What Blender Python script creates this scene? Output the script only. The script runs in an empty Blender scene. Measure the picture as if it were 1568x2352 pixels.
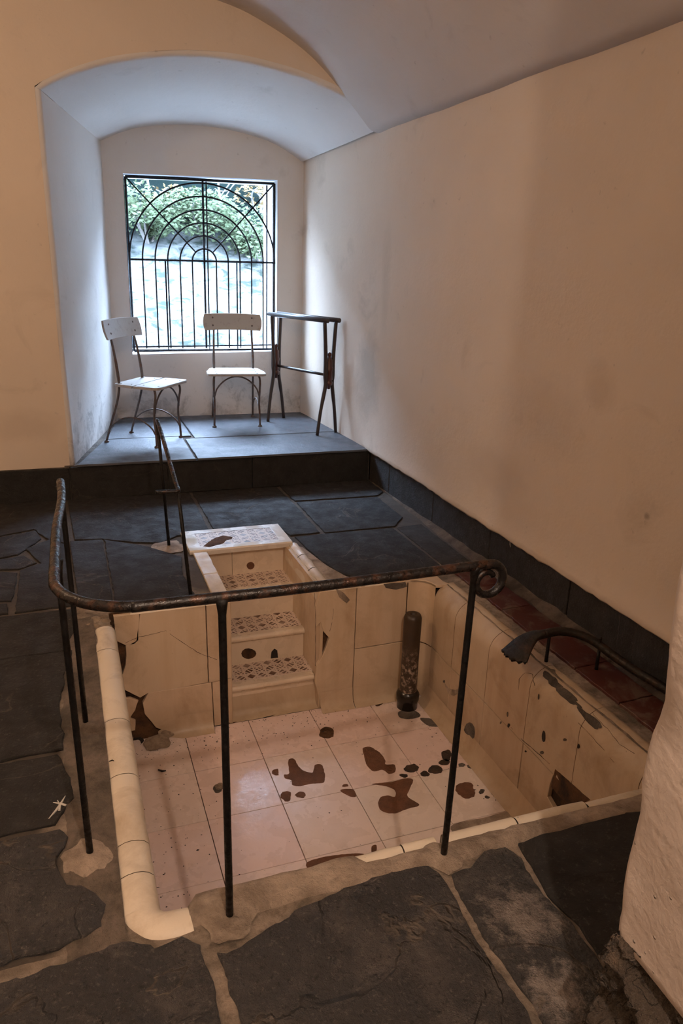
import bpy, bmesh, math, random
from mathutils import Vector, Matrix, noise
random.seed(7)
S = bpy.context.scene
COL = S.collection
PI = math.pi

# ------------------------------------------------------------------ camera
H = 1.58                       # eye height above the slate floor
FPX = 1732.287                 # focal length in pixels of a 1568 x 2352 frame
A_, B_, C_ = math.radians(71.75), math.radians(-20.38), math.radians(1.92)
CAMROT = Matrix.Rotation(B_, 3, 'Z') @ Matrix.Rotation(A_, 3, 'X') @ Matrix.Rotation(C_, 3, 'Z')
cam = bpy.data.cameras.new('camera')
cam.sensor_fit = 'VERTICAL'; cam.sensor_height = 24.0; cam.lens = FPX / 2352 * 24.0
cam.clip_start = 0.02; cam.clip_end = 200
camo = bpy.data.objects.new('camera', cam); COL.objects.link(camo)
camo.matrix_world = Matrix.Translation((0, 0, H)) @ CAMROT.to_4x4()
S.camera = camo

# ------------------------------------------------------------------ world
S.view_settings.view_transform = 'Standard'
S.view_settings.look = 'None'
S.view_settings.gamma = 1.0
S.view_settings.use_curve_mapping = False
S.view_settings.exposure = 0.33
w = bpy.data.worlds.new('world'); S.world = w; w.use_nodes = True
bg = w.node_tree.nodes['Background']
bg.inputs[0].default_value = (0.52, 0.70, 1.0, 1); bg.inputs[1].default_value = 70.0
# daylight portal in the window opening (guides sampling of the sky only)
pl = bpy.data.lights.new('window_portal', 'AREA'); pl.shape = 'RECTANGLE'; pl.size = 1.26; pl.size_y = 1.4
pl.cycles.is_portal = True
po = bpy.data.objects.new('window_portal', pl); COL.objects.link(po)
po.location = (1.18, 7.2, 1.5); po.rotation_euler = (math.radians(-90), 0, 0)

def lamp(name, loc, power, color, radius):
    l = bpy.data.lights.new(name, 'POINT'); l.energy = power; l.color = color; l.shadow_soft_size = radius
    o = bpy.data.objects.new(name, l); COL.objects.link(o); o.location = loc
    return o
WARM = (1.0, 0.68, 0.43)
lamp('passage_lamp', (0.29, -0.42, 2.72), 104, (1.0, .79, .63), 0.024)
lamp('room_lamp', (-1.45, 2.9, 2.62), 42, WARM, 0.07)

# ------------------------------------------------------------------ photo plane helpers (points on real planes)
def ray(x, y):
    return CAMROT @ Vector(((x - 784) / FPX, -(y - 1176) / FPX, -1.0))
def pz(x, y, z=0.0):
    d = ray(x, y); t = (z - H) / d.z; return Vector((d.x * t, d.y * t, z))
def py(x, y, Y):
    d = ray(x, y); t = Y / d.y; return Vector((d.x * t, Y, H + d.z * t))
def px(x, y, X):
    d = ray(x, y); t = X / d.x; return Vector((X, d.y * t, H + d.z * t))

# ------------------------------------------------------------------ materials
def newmat(name):
    m = bpy.data.materials.new(name); m.use_nodes = True
    nt = m.node_tree; b = nt.nodes['Principled BSDF']
    return m, nt, b
def N(nt, t, **k):
    n = nt.nodes.new(t)
    for a, v in k.items():
        if a.startswith('i_'): n.inputs[a[2:].replace('_', ' ')].default_value = v
        else: setattr(n, a, v)
    return n
def coords(nt, scale=1.0):
    g = N(nt, 'ShaderNodeNewGeometry')
    return g.outputs['Position']
def nz(nt, vec, scale, detail=4, rough=.55, dist=0.0):
    n = N(nt, 'ShaderNodeTexNoise'); n.inputs['Scale'].default_value = scale
    n.inputs['Detail'].default_value = detail; n.inputs['Roughness'].default_value = rough
    n.inputs['Distortion'].default_value = dist
    nt.links.new(vec, n.inputs['Vector']); return n.outputs['Fac']
def ramp(nt, fac, stops, interp='LINEAR'):
    r = N(nt, 'ShaderNodeValToRGB'); cr = r.color_ramp; cr.interpolation = interp
    while len(cr.elements) < len(stops): cr.elements.new(0.5)
    for e, (p, c) in zip(cr.elements, stops):
        e.position = p; e.color = c if len(c) == 4 else (*c, 1)
    nt.links.new(fac, r.inputs[0]); return r.outputs[0]
def g1(v): return (v, v, v, 1)
def mix(nt, fac, a, b, mode='MIX'):
    m = N(nt, 'ShaderNodeMix', data_type='RGBA', blend_type=mode)
    for s, v in ((0, fac), (6, a), (7, b)):
        if hasattr(v, 'default_value') or hasattr(v, 'is_linked'): nt.links.new(v, m.inputs[s])
        elif s == 0: m.inputs[0].default_value = v
        else: m.inputs[s].default_value = (*v[:3], 1)
    return m.outputs[2]
def mth(nt, op, a, b=None):
    m = N(nt, 'ShaderNodeMath', operation=op)
    for i, v in ((0, a), (1, b)):
        if v is None: continue
        if hasattr(v, 'is_linked'): nt.links.new(v, m.inputs[i])
        else: m.inputs[i].default_value = v
    return m.outputs[0]
def bump(nt, b, h, strength, dist=0.01, prev=None):
    n = N(nt, 'ShaderNodeBump'); n.inputs['Strength'].default_value = strength; n.inputs['Distance'].default_value = dist
    nt.links.new(h, n.inputs['Height'])
    if prev is not None: nt.links.new(prev, n.inputs['Normal'])
    nt.links.new(n.outputs[0], b.inputs['Normal']); return n.outputs[0]
def setc(nt, b, c, rough=.7):
    nt.links.new(c, b.inputs['Base Color'])
    if hasattr(rough, 'is_linked'): nt.links.new(rough, b.inputs['Roughness'])
    else: b.inputs['Roughness'].default_value = rough
def sepz(nt, v, ax='Z'):
    s = N(nt, 'ShaderNodeSeparateXYZ'); nt.links.new(v, s.inputs[0]); return s.outputs[ax]

def plaster(name, base, mould=None, grain=.35, pits=False, spots=()):
    """lime plaster: faint trowel mottling, grime clouds, optional damp band near height mould=(z0,z1)"""
    m, nt, b = newmat(name); v = coords(nt)
    c = mix(nt, ramp(nt, nz(nt, v, 1.3, 5), [(.35, g1(0)), (.7, g1(1))]), [x * .93 for x in base], base)
    blot = ramp(nt, nz(nt, v, 2.1, 6, .6, .6), [(.60, g1(0)), (.74, g1(1))])
    c = mix(nt, mth(nt, 'MULTIPLY', blot, .5), c, [base[0] * .62, base[1] * .60, base[2] * .58])
    sp = ramp(nt, nz(nt, v, 21, 3), [(.70, g1(0)), (.78, g1(1))])
    c = mix(nt, mth(nt, 'MULTIPLY', sp, .25), c, (.16, .12, .09))
    for (P_, r_, st_, col_) in spots:
        dd_ = N(nt, 'ShaderNodeVectorMath', operation='SUBTRACT'); nt.links.new(v, dd_.inputs[0]); dd_.inputs[1].default_value = P_
        sc_ = N(nt, 'ShaderNodeVectorMath', operation='MULTIPLY'); nt.links.new(dd_.outputs[0], sc_.inputs[0]); sc_.inputs[1].default_value = (1 / r_[0], 1 / r_[0], 1 / r_[1])
        le_ = N(nt, 'ShaderNodeVectorMath', operation='LENGTH'); nt.links.new(sc_.outputs[0], le_.inputs[0])
        q_ = mth(nt, 'SUBTRACT', 1.45, mth(nt, 'ADD', le_.outputs['Value'], nz(nt, v, 6, 7, .65, .5)))
        c = mix(nt, mth(nt, 'MULTIPLY', ramp(nt, q_, [(.0, g1(0)), (.6, g1(1))]), st_), c, col_)
    if mould:
        z = sepz(nt, v); t = mth(nt, 'DIVIDE', mth(nt, 'SUBTRACT', mould[1], z), mould[1] - mould[0])
        t = mth(nt, 'MAXIMUM', t, 0.0)
        k = mth(nt, 'ADD', nz(nt, v, 5.5, 8, .7, .4), mth(nt, 'MULTIPLY', mth(nt, 'MINIMUM', t, 1.15), .20))
        k = ramp(nt, k, [(.64, g1(0)), (.84, g1(.8))])
        k = mth(nt, 'MULTIPLY', k, ramp(nt, t, [(.0, g1(0)), (.18, g1(.85))]))
        c = mix(nt, k, c, (.10, .075, .055))
    setc(nt, b, c, .85)
    h = mth(nt, 'ADD', mth(nt, 'MULTIPLY', nz(nt, v, 4, 4), 1.6), mth(nt, 'MULTIPLY', nz(nt, v, 60, 4, .6), .25))
    if pits:
        vo = N(nt, 'ShaderNodeTexVoronoi'); vo.inputs['Scale'].default_value = 26; nt.links.new(v, vo.inputs['Vector'])
        q = ramp(nt, vo.outputs['Distance'], [(.02, g1(1)), (.10, g1(0))])
        q = mth(nt, 'MULTIPLY', q, ramp(nt, nz(nt, v, 9, 2), [(.5, g1(0)), (.6, g1(1))]))
        h = mth(nt, 'ADD', h, mth(nt, 'MULTIPLY', q, 1.6))
    bump(nt, b, h, grain, .012)
    return m
XR_ = 2.12
M_WALL = plaster('warm_plaster', (.66, .55, .44), spots=(
    (tuple(px(835, 870, 2.08)), (.28, .42), .45, (.25, .23, .19)), (tuple(px(880, 640, 2.10)), (.10, .5), .22, (.36, .32, .25)),
    (tuple(px(1375, 890, XR_)), (.13, .13), .30, (.38, .29, .21)), (tuple(px(1484, 1186, XR_)), (.022, .02), .6, (.22, .17, .13)),
    (tuple(px(1260, 960, XR_)), (.35, .25), .22, (.40, .31, .23)), (tuple(px(1130, 1080, XR_)), (.4, .16), .25, (.42, .31, .22)),
    (tuple(py(60, 980, 5.2)), (.3, .14), .25, (.40, .30, .22))))
M_ALC = plaster('alcove_plaster', (.68, .64, .60), mould=(.25, .80))
M_VAULT = plaster('vault_plaster', (.56, .50, .45), grain=.25)
M_JAMB = plaster('jamb_plaster', (.54, .45, .39), grain=.8, pits=True)
M_REV = plaster('reveal_paint', (.80, .82, .84), grain=.1)

def slate(name, base=(.0145, .0120, .0102), dust=.32, wet=.68, ledge=.5, scale=1.0, bs=.75, lime_spots=None):
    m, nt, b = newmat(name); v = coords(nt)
    oi = N(nt, 'ShaderNodeObjectInfo')
    off = N(nt, 'ShaderNodeVectorMath', operation='MULTIPLY_ADD')
    nt.links.new(oi.outputs['Random'], off.inputs[0]); off.inputs[1].default_value = (13, 7, 5); nt.links.new(v, off.inputs[2])
    vv = off.outputs[0]
    c = mix(nt, nz(nt, vv, 2.2, 6, .6), [x * .6 for x in base], [x * 1.5 for x in base])
    c = mix(nt, mth(nt, 'MULTIPLY', ramp(nt, nz(nt, vv, 5, 8, .7, .5), [(.5, g1(0)), (.75, g1(1))]), dust),
            c, (base[0] * 3, base[1] * 2.8, base[2] * 2.6))
    c = mix(nt, mth(nt, 'MULTIPLY', ramp(nt, nz(nt, vv, 75, 6, .72), [(.56, g1(0)), (.70, g1(1))]), dust), c, (.17, .145, .13))
    c = mix(nt, mth(nt, 'MULTIPLY', ramp(nt, nz(nt, vv, 60, 6, .72), [(.56, g1(0)), (.68, g1(1))]), dust), c, [x * .3 for x in base])
    led = nz(nt, vv, 2.6 * scale, 5, .5, .8)
    # pale flaking ledge lines
    e = mth(nt, 'ABSOLUTE', mth(nt, 'SUBTRACT', led, .56))
    line = ramp(nt, e, [(.0, g1(1)), (.004, g1(.6)), (.012, g1(0))])
    line = mth(nt, 'MULTIPLY', line, ramp(nt, nz(nt, vv, 3, 2), [(.45, g1(0)), (.6, g1(1))]))
    c = mix(nt, mth(nt, 'MULTIPLY', line, dust * .8), c, (.22, .17, .13))
    for (gx, gy, gr_, st_) in (lime_spots or ()):  # pale lime-worn spots in the stone's own colour
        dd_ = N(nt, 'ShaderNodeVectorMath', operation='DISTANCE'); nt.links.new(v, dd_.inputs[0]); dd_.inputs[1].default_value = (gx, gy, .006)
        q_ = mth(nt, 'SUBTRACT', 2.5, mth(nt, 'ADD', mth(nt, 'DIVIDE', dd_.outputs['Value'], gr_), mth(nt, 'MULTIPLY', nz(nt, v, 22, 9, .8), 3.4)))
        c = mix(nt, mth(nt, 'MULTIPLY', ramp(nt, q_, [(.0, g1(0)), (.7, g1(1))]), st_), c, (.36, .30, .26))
    rr = ramp(nt, nz(nt, vv, 12, 5), [(.3, g1(wet)), (.7, g1(min(1, wet + .3)))])
    setc(nt, b, c, rr)
    step = ramp(nt, led, [(.40, g1(0)), (.42, g1(.35)), (.555, g1(.4)), (.565, g1(1))])
    h = mth(nt, 'ADD', mth(nt, 'MULTIPLY', step, ledge), mth(nt, 'MULTIPLY', nz(nt, vv, 28, 6, .68), 1.0))
    h = mth(nt, 'ADD', h, mth(nt, 'MULTIPLY', nz(nt, vv, 110, 4, .7), .6))
    bump(nt, b, h, min(1, bs), .012 if bs < 1 else .028)
    return m
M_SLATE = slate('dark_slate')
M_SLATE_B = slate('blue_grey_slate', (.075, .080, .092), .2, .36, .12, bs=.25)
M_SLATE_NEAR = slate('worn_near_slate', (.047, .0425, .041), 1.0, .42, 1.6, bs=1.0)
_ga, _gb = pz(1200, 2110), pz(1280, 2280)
M_SLATE_LIME = slate('lime_worn_slate', (.050, .046, .044), 1.0, .40, .8, bs=1.0, lime_spots=((_ga.x, _ga.y, .14, .8), (_gb.x, _gb.y, .11, .9)))
M_SLATE_RISER = slate('riser_slate', (.009, .0075, .006), .1, .5, .3)
M_SLATE_SK = slate('skirting_slate', (.020, .017, .0145), .35, .5, .3)
M_ROCK = slate('rough_rock', (.085, .062, .045), .8, .6, 2.5, 6, bs=1.0)

def mortarm(name, a=(.38, .29, .22), d=(.17, .13, .10)):
    m, nt, b = newmat(name); v = coords(nt)
    c = mix(nt, ramp(nt, nz(nt, v, 7, 7, .65, .4), [(.36, g1(0)), (.62, g1(1))]), d, a)
    c = mix(nt, mth(nt, 'MULTIPLY', ramp(nt, nz(nt, v, 38, 8, .72), [(.52, g1(0)), (.70, g1(1))]), .5), c, [x * .38 for x in a])
    setc(nt, b, c, .9)
    sd_ = ramp(nt, nz(nt, v, 160, 3, .6), [(.56, g1(0)), (.68, g1(1))])
    bump(nt, b, mth(nt, 'ADD', mth(nt, 'ADD', nz(nt, v, 16, 8, .68), mth(nt, 'MULTIPLY', nz(nt, v, 70, 6, .7), .5)), mth(nt, 'MULTIPLY', sd_, .08)), 1.0, .03)
    return m
M_MORTAR = mortarm('tan_mortar', (.60, .47, .36), (.28, .21, .155))
def floorm():
    m, nt, b = newmat('floor_joint_mortar'); v = coords(nt)
    s = N(nt, 'ShaderNodeSeparateXYZ'); nt.links.new(v, s.inputs[0])
    fx = mth(nt, 'SUBTRACT', mth(nt, 'ABSOLUTE', mth(nt, 'SUBTRACT', s.outputs[0], .95)), 1.05)
    fy = mth(nt, 'SUBTRACT', mth(nt, 'ABSOLUTE', mth(nt, 'SUBTRACT', s.outputs[1], 2.35)), 1.15)
    d = mth(nt, 'MAXIMUM', fx, fy); d = mth(nt, 'ADD', d, mth(nt, 'MULTIPLY', mth(nt, 'SUBTRACT', nz(nt, v, 4, 5), .5), .3))
    nearf = mth(nt, 'LESS_THAN', s.outputs[1], 1.5)
    k = ramp(nt, mth(nt, 'ADD', d, .5), [(.46, g1(1)), (.56, g1(0))])
    k = mth(nt, 'MAXIMUM', k, mth(nt, 'MULTIPLY', nearf, .9))
    tan = mix(nt, ramp(nt, nz(nt, v, 7, 7, .65, .4), [(.36, g1(0)), (.62, g1(1))]), (.19, .15, .11), (.54, .42, .32))
    c = mix(nt, k, mix(nt, nz(nt, v, 9, 6), (.05, .042, .034), (.17, .135, .105)), tan)
    c = mix(nt, mth(nt, 'MULTIPLY', ramp(nt, nz(nt, v, 38, 8, .72), [(.50, g1(0)), (.68, g1(1))]), .6), c, (.10, .075, .055))
    setc(nt, b, c, .9); bump(nt, b, nz(nt, v, 30, 9, .72), 1.0, .03); return m
M_FLOOR = floorm()
M_MORTAR_D = mortarm('grey_mortar', (.20, .165, .135), (.07, .055, .045))
M_BACK = mortarm('brown_backing', (.19, .085, .032), (.035, .018, .010))
M_RUST = mortarm('bare_biscuit', (.26, .11, .055), (.16, .075, .04))
M_STAIN = mortarm('mouldy_bare_patch', (.11, .06, .035), (.03, .024, .02))
M_RUBBLE = mortarm('broken_plaster', (.50, .38, .27), (.22, .15, .10))

def glaze(name, base, dirt=.5, rough=.22, var=.0, streak=False):
    """old glazed tile: cream body, brown grime, crazing, speckle"""
    m, nt, b = newmat(name); v = coords(nt)
    c = mix(nt, nz(nt, v, 3.1, 4), [x * .88 for x in base], base)
    if var:
        oi = N(nt, 'ShaderNodeObjectInfo')
        c = mix(nt, ramp(nt, oi.outputs['Random'], [(.0, g1(0)), (1, g1(var))]), c, (base[0] * .95, base[1] * .80, base[2] * .84))
    d = ramp(nt, nz(nt, v, 4.2, 8, .68, .5), [(.50, g1(0)), (.78, g1(1))])
    c = mix(nt, mth(nt, 'MULTIPLY', d, dirt), c, (base[0] * .48, base[1] * .40, base[2] * .30))
    s = ramp(nt, nz(nt, v, 75, 3, .6), [(.71, g1(0)), (.76, g1(1))])
    s = mth(nt, 'MULTIPLY', s, ramp(nt, nz(nt, v, 3.3, 3), [(.42, g1(0)), (.62, g1(1))]))
    c = mix(nt, mth(nt, 'MULTIPLY', s, .8), c, (.06, .035, .02))
    if streak:
        mp = N(nt, 'ShaderNodeMapping'); mp.inputs['Scale'].default_value = (14, 14, 1.6); nt.links.new(v, mp.inputs[0])
        q = ramp(nt, nz(nt, mp.outputs[0], 1, 4), [(.48, g1(0)), (.75, g1(1))])
        c = mix(nt, mth(nt, 'MULTIPLY', q, .38), c, (base[0] * .62, base[1] * .50, base[2] * .34))
        z = sepz(nt, v); low = ramp(nt, mth(nt, 'ADD', mth(nt, 'MULTIPLY', z, -1), mth(nt, 'MULTIPLY', nz(nt, v, 6, 5), .25)), [(.62, g1(0)), (.85, g1(1))])
        c = mix(nt, mth(nt, 'MULTIPLY', low, .45), c, (.20, .13, .07))
    setc(nt, b, c, ramp(nt, nz(nt, v, 9, 4), [(.35, g1(rough)), (.7, g1(min(.9, rough + .35)))]))
    bump(nt, b, mth(nt, 'ADD', nz(nt, v, 11, 5, .55), mth(nt, 'MULTIPLY', nz(nt, v, 80, 4, .6), .12)), .25, .010)
    return m
M_FT = glaze('floor_tile_glaze', (.74, .63, .55), .30, .14, .75)
M_WT = glaze('wall_tile_glaze', (.64, .495, .345), .65, .28, .2, True)
M_CT = glaze('coping_glaze', (.70, .60, .47), .9, .38)
M_NOSE = glaze('step_glaze', (.74, .60, .45), .40, .14)
M_REDT = None
def redtile():
    m, nt, b = newmat('red_quarry_tile'); v = coords(nt)
    c = mix(nt, nz(nt, v, 9, 5), (.055, .011, .009), (.095, .024, .016))
    c = mix(nt, ramp(nt, nz(nt, v, 8, 8, .7, .6), [(.50, g1(0)), (.62, g1(.7))]), c, (.17, .12, .09))
    setc(nt, b, c, .5); bump(nt, b, nz(nt, v, 20, 5), .4, .006); return m
M_REDT = redtile()

def pattern_tile():
    """relief tile: pale interlaced lattice over brown ground"""
    m, nt, b = newmat('patterned_tread_tile'); v = coords(nt)
    s = N(nt, 'ShaderNodeSeparateXYZ'); nt.links.new(v, s.inputs[0]); X, Y = s.outputs[0], s.outputs[1]
    P = .058
    best = None
    for (ax, ay, per, wd) in ((1, 0, P, .06), (0, 1, P, .06), (.7071, .7071, P * .7071, .085), (.7071, -.7071, P * .7071, .085), (.894, .447, P * .894, .05), (.447, -.894, P * .894, .05)):
        t = mth(nt, 'ADD', mth(nt, 'MULTIPLY', X, ax / per), mth(nt, 'MULTIPLY', Y, ay / per))
        f = mth(nt, 'ABSOLUTE', mth(nt, 'SUBTRACT', mth(nt, 'FRACT', t), .5))
        f = mth(nt, 'SUBTRACT', f, wd)
        best = f if best is None else mth(nt, 'MINIMUM', best, f)
    k = ramp(nt, best, [(.0, g1(0)), (.035, g1(1))])
    worn = ramp(nt, nz(nt, v, 14, 4), [(.4, g1(1)), (.75, g1(.45))])
    k2 = mth(nt, 'MULTIPLY', k, worn)
    c = mix(nt, k2, (.66, .52, .42), (.12, .055, .03))
    setc(nt, b, c, .3)
    bump(nt, b, mth(nt, 'MULTIPLY', k, -1), .5, .003)
    return m
M_PAT = pattern_tile()

def iron(name, rust=.35, base=(.012, .011, .011), rough=.38):
    m, nt, b = newmat(name); v = coords(nt)
    k = ramp(nt, nz(nt, v, 26, 6, .65), [(.5, g1(0)), (.62, g1(1))])
    c = mix(nt, mth(nt, 'MULTIPLY', k, rust), base, (.11, .045, .022))
    setc(nt, b, c, ramp(nt, nz(nt, v, 60, 4), [(.35, g1(rough - .1)), (.7, g1(rough + .3))]))
    b.inputs['Metallic'].default_value = .35
    bump(nt, b, nz(nt, v, 90, 4, .6), .6, .004)
    return m
M_POST = iron('black_painted_iron', .04, (.006, .0055, .0055), .42)
M_RAIL = iron('worn_hand_rail_iron', .55, (.014, .011, .010), .26)
M_GRILLE = iron('grille_iron', .05, (.006, .006, .009), .7)
M_CHAIRFR = iron('rusty_chair_frame', .8, (.11, .09, .08), .5)
M_SPOUT = iron('dark_bronze', .25, (.013, .009, .006), .42)
def paintwood():
    m, nt, b = newmat('flaking_white_paint'); v = coords(nt)
    c = mix(nt, ramp(nt, nz(nt, v, 24, 7, .7, .4), [(.56, g1(0)), (.68, g1(.7))]), (.37, .33, .285), (.24, .20, .165))
    c = mix(nt, ramp(nt, nz(nt, v, 9, 6, .7), [(.62, g1(0)), (.76, g1(.5))]), c, (.24, .21, .16))
    setc(nt, b, c, .45); bump(nt, b, nz(nt, v, 30, 6), .3, .004); return m
M_PW = paintwood()
def darkwood():
    m, nt, b = newmat('dark_stained_wood'); v = coords(nt)
    c = mix(nt, nz(nt, v, 18, 5), (.018, .012, .010), (.05, .03, .022)); setc(nt, b, c, .34)
    bump(nt, b, nz(nt, v, 30, 4), .2, .003); return m
M_DW = darkwood()
def simple(name, c1, c2, rough, scale=10, metal=0):
    m, nt, b = newmat(name); v = coords(nt)
    setc(nt, b, mix(nt, nz(nt, v, scale, 5), c1, c2), rough); b.inputs['Metallic'].default_value = metal
    bump(nt, b, nz(nt, v, scale * 2, 4), .3, .004)
    return m
M_RW = simple('red_brown_turned_wood', (.05, .016, .010), (.09, .03, .02), .35)
M_DIRT = simple('black_grime', (.008, .006, .005), (.03, .02, .015), .8, 30)
M_CRACK = simple('dark_crack', (.02, .012, .008), (.05, .03, .02), .9, 30)
M_WHITE = simple('lime_streak', (.45, .42, .38), (.6, .56, .5), .8, 30)
M_FRAME = simple('pale_green_frame', (.40, .47, .46), (.5, .56, .55), .5)
def glassm():
    m, nt, b = newmat('window_glass')
    out = [n for n in nt.nodes if n.type == 'OUTPUT_MATERIAL'][0]
    t = N(nt, 'ShaderNodeBsdfTransparent'); t.inputs[0].default_value = (.96, .98, .98, 1)
    g = N(nt, 'ShaderNodeBsdfGlossy'); g.inputs['Roughness'].default_value = .02
    lw = N(nt, 'ShaderNodeLayerWeight'); lw.inputs[0].default_value = .2
    mx = N(nt, 'ShaderNodeMixShader'); nt.links.new(lw.outputs['Fresnel'], mx.inputs[0])
    nt.links.new(t.outputs[0], mx.inputs[1]); nt.links.new(g.outputs[0], mx.inputs[2]); nt.links.new(mx.outputs[0], out.inputs[0])
    return m
M_GLASS = glassm()
def pipem():
    m, nt, b = newmat('corroded_standpipe'); v = coords(nt)
    z = sepz(nt, v)
    lo = ramp(nt, mth(nt, 'ADD', mth(nt, 'MULTIPLY', z, -1), mth(nt, 'MULTIPLY', nz(nt, v, 30, 5), .15)), [(.40, g1(0)), (.50, g1(1))])
    k = mth(nt, 'MULTIPLY', lo, ramp(nt, nz(nt, v, 34, 6, .7), [(.50, g1(0)), (.60, g1(1))]))
    c = mix(nt, nz(nt, v, 20, 4), (.022, .014, .008), (.055, .03, .016)); c = mix(nt, k, c, (.33, .25, .19))
    setc(nt, b, c, .42); bump(nt, b, nz(nt, v, 40, 5), .5, .004); return m
M_PIPE = pipem()

# ------------------------------------------------------------------ mesh helpers
def link(name, me, mat, parent=None, smooth=False):
    if mat is not None: me.materials.append(mat)
    if smooth:
        for p in me.polygons: p.use_smooth = True
    o = bpy.data.objects.new(name, me); COL.objects.link(o)
    if parent is not None: o.parent = parent
    return o
def mesh(name, V, F, mat, parent=None, smooth=False):
    me = bpy.data.meshes.new(name); me.from_pydata([tuple(v) for v in V], [], F); me.validate(); me.update()
    return link(name, me, mat, parent, smooth)
def tag(o, label=None, cat=None, group=None, kind=None):
    if label: o['label'] = label
    if cat: o['category'] = cat
    if group: o['group'] = group
    if kind: o['kind'] = kind
    return o
def empty(name, loc=(0, 0, 0), rz=0.0):
    o = bpy.data.objects.new(name, None); COL.objects.link(o); o.location = loc; o.rotation_euler = (0, 0, rz)
    o.empty_display_size = .1; return o
def rel(parent, o):
    """keep a child modelled in world coordinates in place under an offset parent"""
    o.matrix_parent_inverse = (Matrix.Translation(parent.location) @ parent.rotation_euler.to_matrix().to_4x4()).inverted(); return o

class MB:
    def __init__(s): s.V = []; s.F = []
    def add(s, V, F):
        n = len(s.V); s.V += [Vector(v) for v in V]; s.F += [[i + n for i in f] for f in F]; return s
    def box(s, c, d, rot=None):
        c = Vector(c); V = []
        for x in (-1, 1):
            for y in (-1, 1):
                for z in (-1, 1):
                    p = Vector((x * d[0] / 2, y * d[1] / 2, z * d[2] / 2))
                    if rot: p = rot @ p
                    V.append(c + p)
        return s.add(V, [[0, 1, 3, 2], [4, 6, 7, 5], [0, 4, 5, 1], [2, 3, 7, 6], [0, 2, 6, 4], [1, 5, 7, 3]])
    def tube(s, pts, rad, seg=10, cap=True):
        pts = [Vector(p) for p in pts]; n = len(pts)
        if not isinstance(rad, (list, tuple)): rad = [rad] * n
        up = None; V = []; F = []
        for i, p in enumerate(pts):
            t = (pts[min(i + 1, n - 1)] - pts[max(i - 1, 0)]).normalized()
            if up is None:
                up = t.orthogonal().normalized()
            up = (up - t * up.dot(t)).normalized(); b2 = t.cross(up)
            for k in range(seg):
                a = 2 * PI * k / seg; V.append(p + (up * math.cos(a) + b2 * math.sin(a)) * rad[i])
        for i in range(n - 1):
            for k in range(seg):
                a, b_ = i * seg + k, i * seg + (k + 1) % seg
                F.append([a, b_, b_ + seg, a + seg])
        if cap: F.append(list(range(seg))[::-1]); F.append([(n - 1) * seg + k for k in range(seg)])
        return s.add(V, F)
    def lathe(s, prof, c, seg=24, axis=Vector((0, 0, 1))):
        q = Vector((0, 0, 1)).rotation_difference(axis); V = []; F = []
        for r, z in prof:
            for k in range(seg):
                a = 2 * PI * k / seg; V.append(Vector(c) + q @ Vector((r * math.cos(a), r * math.sin(a), z)))
        for i in range(len(prof) - 1):
            for k in range(seg):
                a, b_ = i * seg + k, i * seg + (k + 1) % seg; F.append([a, b_, b_ + seg, a + seg])
        return s.add(V, F)
    def build(s, name, mat, parent=None, smooth=False): return mesh(name, s.V, s.F, mat, parent, smooth)

def crom(pts, sub=8):
    pts = [Vector(p) for p in pts]; P = [pts[0]] + pts + [pts[-1]]; out = []
    for i in range(1, len(P) - 2):
        a, b, c, d = P[i - 1:i + 3]
        for k in range(sub):
            t = k / sub
            out.append(.5 * ((2 * b) + (c - a) * t + (2 * a - 5 * b + 4 * c - d) * t * t + (3 * b - a - 3 * c + d) * t ** 3))
    out.append(pts[-1]); return out
def sheet(name, fn, nu, nv, mat, parent=None, amp=0.0, freq=3.0, smooth=True, flip=False):
    """grid surface fn(u,v)->point with plaster-like unevenness amp along the local normal"""
    P = [[Vector(fn(i / nu, j / nv)) for j in range(nv + 1)] for i in range(nu + 1)]
    V = []
    for i in range(nu + 1):
        for j in range(nv + 1):
            p = P[i][j]
            if amp:
                n = (P[min(i + 1, nu)][j] - P[max(i - 1, 0)][j]).cross(P[i][min(j + 1, nv)] - P[i][max(j - 1, 0)])
                if n.length > 1e-9:
                    n.normalize(); e = 1.0
                    p = p + n * amp * e * (noise.noise(p * freq) + .5 * noise.noise(p * freq * 2.7))
            V.append(p)
    F = []
    for i in range(nu):
        for j in range(nv):
            a = i * (nv + 1) + j; f = [a, a + nv + 1, a + nv + 2, a + 1]
            F.append(f[::-1] if flip else f)
    return mesh(name, V, F, mat, parent, smooth)
def roughpoly(poly, amp, step, seed=0, close=True):
    out = []; n = len(poly)
    for i in range(n):
        a = Vector(poly[i]); b = Vector(poly[(i + 1) % n]); L = (b - a).length; k = max(1, int(L / step))
        for j in range(k):
            p = a.lerp(b, j / k)
            q = Vector((p.x * 23 + seed, p.y * 23 - seed, seed * 1.7))
            d = Vector((noise.noise(q), noise.noise(q + Vector((9, 4, 7))))) * amp
            d += Vector((noise.noise(q * 3), noise.noise(q * 3 + Vector((5, 4, 7))))) * amp * .5
            out.append(p + d)
    return out
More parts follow.
